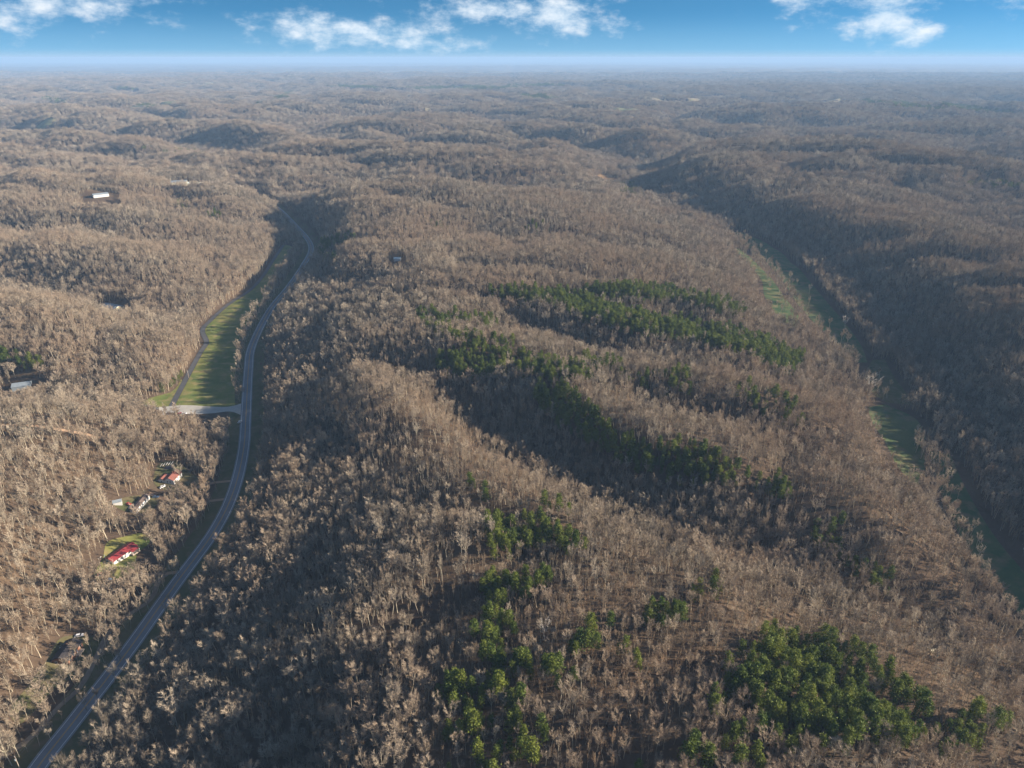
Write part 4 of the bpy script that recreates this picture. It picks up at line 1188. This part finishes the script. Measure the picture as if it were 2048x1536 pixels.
# a few pines stray from their stands
bX, bY, bZ = X[keep_b], Y[keep_b], Z[keep_b]
bS = (.54 + .50 * rng.random(len(bX)) ** .7) * np.where(bs[keep_b] > .3, .8, 1)
# trees are taller in the hollows, smaller on the crests
bS *= np.where(bZ < 16, 1.06, .94)
pX, pY, pZ = X[is_pine], Y[is_pine], Z[is_pine]
# pines grow closer
X2, Y2 = jgrid(-1000, 1100, 150, T1, 5.6, rng)
Z2 = H(X2, Y2); px2, py2, _ = project(X2, Y2, Z2 + 11)
k = (rng.random(len(X2)) < pine_share(px2, py2) * .6) & ~cleared(X2, Y2)
pX = np.concatenate([pX, X2[k]]); pY = np.concatenate([pY, Y2[k]]); pZ = np.concatenate([pZ, Z2[k]])
pS = rng.uniform(.62, 1.08, len(pX))
# thin regrowth
X3, Y3 = jgrid(-1000, 1100, 120, 900, 3.6, rng)
Z3 = H(X3, Y3); k = in_view(X3, Y3, Z3); X3, Y3, Z3 = X3[k], Y3[k], Z3[k]
px3, py3, _ = project(X3, Y3, Z3 + 5)
k = (rng.random(len(X3)) < np.maximum(brush_share(px3, py3) * 1.0, .36) * (1 - pine_share(px3, py3) * .7)) & ~cleared(X3, Y3)
tX, tY, tZ = X3[k], Y3[k], Z3[k]; tS = rng.uniform(.55, 1.05, len(tX))
# rows of trees: creek side of the meadow, creek in the east valley, both sides of the highway creek
def row(L, n, wd, smin, smax):
    P = resample(wline(L), n); x = P[:, 0] + rng.normal(0, wd, n); y = P[:, 1] + rng.normal(0, wd, n)
    return x, y, H(x, y), rng.uniform(smin, smax, n)
rows = [row([(478,800,2),(476,760,2),(480,720,2),(486,690,2),(504,655,3),(528,620,4),(558,580,4)], 70, 2, .6, .95),
        row([(1470,478,0),(1510,520,-1),(1545,555,-2),(1575,595,-3),(1600,640,-3),(1650,690,-4),(1700,740,-5),(1735,775,-5),(1770,800,-6)], 260, 11, .6, 1.0),
        row([(1850,880,-7),(1865,940,-7),(1885,1000,-8),(1905,1060,-8),(1960,1160,-9),(2030,1280,-9)], 110, 6, .6, 1.0),
        row([(345,1140,0),(318,1180,0),(270,1235,0),(215,1290,0),(165,1395,0),(90,1455,0),(20,1530,0)], 70, 7, .4, .8)]
for r4 in rows:
    bX = np.concatenate([bX, r4[0]]); bY = np.concatenate([bY, r4[1]]); bZ = np.concatenate([bZ, r4[2]]); bS = np.concatenate([bS, r4[3]])
bI = rng.integers(0, len(BARE), len(bX)); tI = rng.integers(0, len(THIN), len(tX)); pI = rng.integers(0, len(PINE), len(pX))
bR = rng.uniform(0, 6.28, len(bX)); tR = rng.uniform(0, 6.28, len(tX)); pR = rng.uniform(0, 6.28, len(pX))

# the ones that show largest stand as objects of their own
def parts_of(parts, mats, nm):
    out = []
    for (t, c) in parts:
        out.append((new_mesh('trunk', np.array([tuple(v) for v in t[0]], np.float32), np.array(t[1], np.int32), mats[0]),
                    new_mesh('crown', np.array([tuple(v) for v in c[0]], np.float32), np.array(c[1], np.int32), mats[1])))
    return out
IND_B = parts_of(BARE, (M_BARK, M_TWIG), 'bare'); IND_T = parts_of(THIN, (M_BARK, M_BRUSH), 'thin'); IND_P = parts_of(PINE, (M_PBARK, M_NEEDLE), 'pine')
def one_tree(name, meshes, x, y, z, rot, s, label, cat, group=None):
    root = link(name, None, None, (x, y, z), rot, s)
    tag(root, label, cat, group)
    link('trunk', meshes[0], root); link('crown', meshes[1], root)
    return root
def pick(Xa, Ya, Za, Sa, n, h):
    px, py, d = project(Xa, Ya, Za + h)
    pb = project(Xa, Ya, Za)[1]
    ok = (px > 4) & (px < W_PX - 4) & (py > 0) & (pb < H_PX + 20)
    size = np.where(ok, Sa / d, 0)
    o = np.argsort(-size)[:n]
    m = np.zeros(len(Xa), bool); m[o[size[o] > 0]] = True
    return m, px
def lab(kind, x):
    if kind == 'b':
        if x < 200: return 'bare grey tree in the near woods between the highway and the bottom left corner', 'near bare trees left of the highway'
        if x < 850: return 'tall bare grey tree on the dark slope nearest the viewer, right of the highway', 'near bare trees on the slope right of the highway'
        if x < 1350: return 'bare grey tree standing among scattered young pines at the bottom centre', 'near bare trees at the bottom centre'
        return 'bare grey tree along the bottom edge below the large pine grove', 'near bare trees below the pine grove'
    if kind == 't':
        if x < 700: return 'thin low sapling under the tall trees at bottom left', 'near saplings at bottom left'
        if x < 1350: return 'thin brown sapling in the regrowth at the bottom centre', 'near saplings at the bottom centre'
        return 'thin brown sapling in the regrowth at the bottom right', 'near saplings at the bottom right'
    if x < 1120: return 'green pine in the loose cluster at the bottom centre', 'near pines in the bottom centre cluster'
    if x < 1420: return 'green pine standing alone in brown regrowth between the two pine groups', 'near single pines between the groups'
    if x < 1880: return 'green pine in the large dense grove at bottom right', 'near pines of the large grove'
    return 'green pine in the small clump right of the large grove', 'near pines at the right edge'
for kind, (Xa, Ya, Za, Sa, Ia, Ra), IND, nm, cat, h in (('b', (bX, bY, bZ, bS, bI, bR), IND_B, 'bare_tree', 'bare tree', 9), ('t', (tX, tY, tZ, tS, tI, tR), IND_T, 'sapling', 'sapling', 5), ('p', (pX, pY, pZ, pS, pI, pR), IND_P, 'pine_tree', 'pine tree', 8)):
    m, pxx = pick(Xa, Ya, Za, Sa, 290 if kind == 'b' else 300, h)
    for i in np.where(m)[0]:
        l, g = lab(kind, pxx[i])
        one_tree(nm, IND[Ia[i]], float(Xa[i]), float(Ya[i]), float(Za[i]), float(Ra[i]), float(Sa[i]), l, cat, g)
    if kind == 'b': mb = ~m
    elif kind == 't': mt = ~m
    else: mp = ~m
# trees that stand out
def hero(px, py, kind, s, label, matl=None, seed=0):
    x, y, z = ground_at(px, py)
    me = kind
    r = one_tree('bare_tree', me, x, y, z, seed * 1.3, s, label, 'bare tree')
    return r
HM = parts_of([make_bare(101, 15, 13, .22, 8, 12, 13, .12, 1.8, .02, .32, .75), make_bare(102, 22, 12, .3, 7, 10, 10, .12, 2.0, .05, .35, .9)], (M_BARK, M_TWIG), 'h')
HP = parts_of([make_bare(103, 20, 15, .3, 8, 9, 10, .14, 2.0, .05, .36, .8), make_bare(104, 16, 9, .3, 6, 8, 9, .12, 1.6, .05, .25, .9)], (M_PALE, M_PALE), 'h')
hero(84, 1380, HM[0], .95, 'round spreading bare tree alone on the grass at lower left')
hero(139, 1352, HM[0], .75, 'rounded pale bare tree just below the dark-roofed brick house', seed=2)
hero(228, 1190, HM[1], .7, 'sunlit bare tree just below the blue tarp', seed=1)
hero(216, 1172, HM[0], .6, 'small leafless tree overhanging the blue tarp', seed=3)
hero(305, 1095, HM[1], .85, 'tall bare tree right of the red-roofed house', seed=4)
hero(90, 1430, HM[1], .6, 'bare bushy tree beside the creek at lower left', seed=5)
hero(1738, 785, HP[0], 1.0, 'almost white spreading tree in the right-hand valley')
hero(1090, 1285, HP[1], .8, 'whitish leafless tree amid the pines at lower centre', seed=2)
hero(1690, 655, HP[1], 1.0, 'whitish tree beside the creek in the right-hand valley', seed=3)
hero(362, 960, HM[1], .7, 'bare tree touching the right side of the faded red roof', seed=6)
# dark cedars by the lane
CED = parts_of([make_pine(201, 9, 5.5, .05, 46, 14, .6, .7)], (M_PBARK, M_NEEDLE), 'c')
for i, (px, py, s) in enumerate(((326, 785, 1.15), (318, 778, .8), (343, 774, .85), (349, 768, .8), (358, 762, .95), (364, 754, .8))):
    x, y, z = ground_at(px, py)
    one_tree('cedar_tree', CED[0], x, y, z, i * 1.1, s, 'dark round evergreen in the short row by the lane corner', 'cedar', 'dark evergreens by the lane corner')
# a fallen pale trunk on the left hillside
x, y, z = ground_at(262, 875); x1, y1, z1 = ground_at(240, 890)
f_ = MB(); f_.tube((0, 0, .6), (x1 - x, y1 - y, z1 - z + .5), .2, .45, 8)
for t in (.2, .35, .5): f_.tube(((x1-x)*t, (y1-y)*t, (z1-z)*t + .6), ((x1-x)*t + 3, (y1-y)*t + 2.5, (z1-z)*t + 2.4), .12, .04, 5)
tag(f_.build('fallen_tree', M_PALE, None, (x, y, z)), 'pale fallen tree lying at the right end of the dirt track', 'fallen tree')

stuff(scatter('bare_woods', bX[mb], bY[mb], bZ[mb], bR[mb], bS[mb], bI[mb], COL_B), 'leafless grey-brown hardwood forest covering the hills', 'woods')
stuff(scatter('brush', tX[mt], tY[mt], tZ[mt], tR[mt], tS[mt], tI[mt], COL_T), 'thin brown regrowth and saplings under and between the trees', 'brush')
stuff(scatter('pine_woods', pX[mp], pY[mp], pZ[mp], pR[mp], pS[mp], pI[mp], COL_P), 'stands of green pines along the ridges', 'woods')

def slope_tilt(X, Y, rot, e=14.0):
    gx_ = (H(X + e, Y) - H(X - e, Y)) / (2 * e); gy_ = (H(X, Y + e) - H(X, Y - e)) / (2 * e)
    tx, ty = np.arctan(gy_), -np.arctan(gx_)
    c, s = np.cos(rot), np.sin(rot)
    return np.stack([tx * c + ty * s, -tx * s + ty * c], 1)
X, Y = jgrid(-3700, 3700, T1, T2, 14.0, rng)
Z = H(X, Y); k = in_view(X, Y, Z, 60); X, Y, Z = X[k], Y[k], Z[k]
k = ~cleared(X, Y); X, Y, Z = X[k], Y[k], Z[k]
px, py, _ = project(X, Y, Z + 11); isp = rng.random(len(X)) < pine_share(px, py)
rot = rng.uniform(0, 6.28, len(X)); tl = slope_tilt(X, Y, rot)
sc = rng.uniform(.8, 1.1, len(X))
stuff(scatter('distant_woods', X[~isp], Y[~isp], Z[~isp], rot[~isp], sc[~isp], rng.integers(0, 6, (~isp).sum()), COL_C, tl[~isp]), 'leafless forest on the middle-distance hills', 'woods')
if isp.any(): stuff(scatter('distant_pines', X[isp], Y[isp], Z[isp], rot[isp], sc[isp], rng.integers(0, 3, isp.sum()), COL_CP, tl[isp]), 'small stands of dark pines on the middle-distance hills', 'woods')
X, Y = jgrid(-10000, 10000, T2, T3, 33.0, rng)
Z = H(X, Y); k = in_view(X, Y, Z, 40); X, Y, Z = X[k], Y[k], Z[k]
k = ~cleared(X, Y); X, Y, Z = X[k], Y[k], Z[k]
px, py, _ = project(X, Y, Z + 8); isp = rng.random(len(X)) < pine_share(px, py)
rot = rng.uniform(0, 6.28, len(X)); tl = slope_tilt(X, Y, rot, 20); sc = rng.uniform(.85, 1.15, len(X))
stuff(scatter('far_woods', X[~isp], Y[~isp], Z[~isp], rot[~isp], sc[~isp], rng.integers(0, 6, (~isp).sum()), COL_D, tl[~isp]), 'hazy leafless forest on the far hills', 'woods')
if isp.any(): stuff(scatter('far_pines', X[isp], Y[isp], Z[isp], rot[isp], sc[isp], rng.integers(0, 2, isp.sum()), COL_DP, tl[isp]), 'dark evergreen plantations far off', 'woods')
print('TREES', len(bX), len(tX), len(pX))

# ------------------------------------------------------------------ haze
HZ = 7.4e-5
hm = bpy.data.materials.new('haze_air'); hm.use_nodes = True
hn = NT(hm.node_tree); hn.N.clear()
ho = hn.node('ShaderNodeOutputMaterial'); pv = hn.node('ShaderNodeVolumePrincipled')
pv.inputs['Color'].default_value = (0.35, 0.565, 0.87, 1)
pv.inputs['Density'].default_value = HZ
pv.inputs['Anisotropy'].default_value = 0.0
hn.link(pv.outputs[0], ho.inputs['Volume'])
hb = MB().box(-52000, 52000, -900, 47500, -60, 330)
ho_ = hb.build('haze', hm); stuff(ho_, 'pale blue haze thickening towards the horizon', 'haze')
cy.volume_step_rate = 10
cy.volume_max_steps = 16
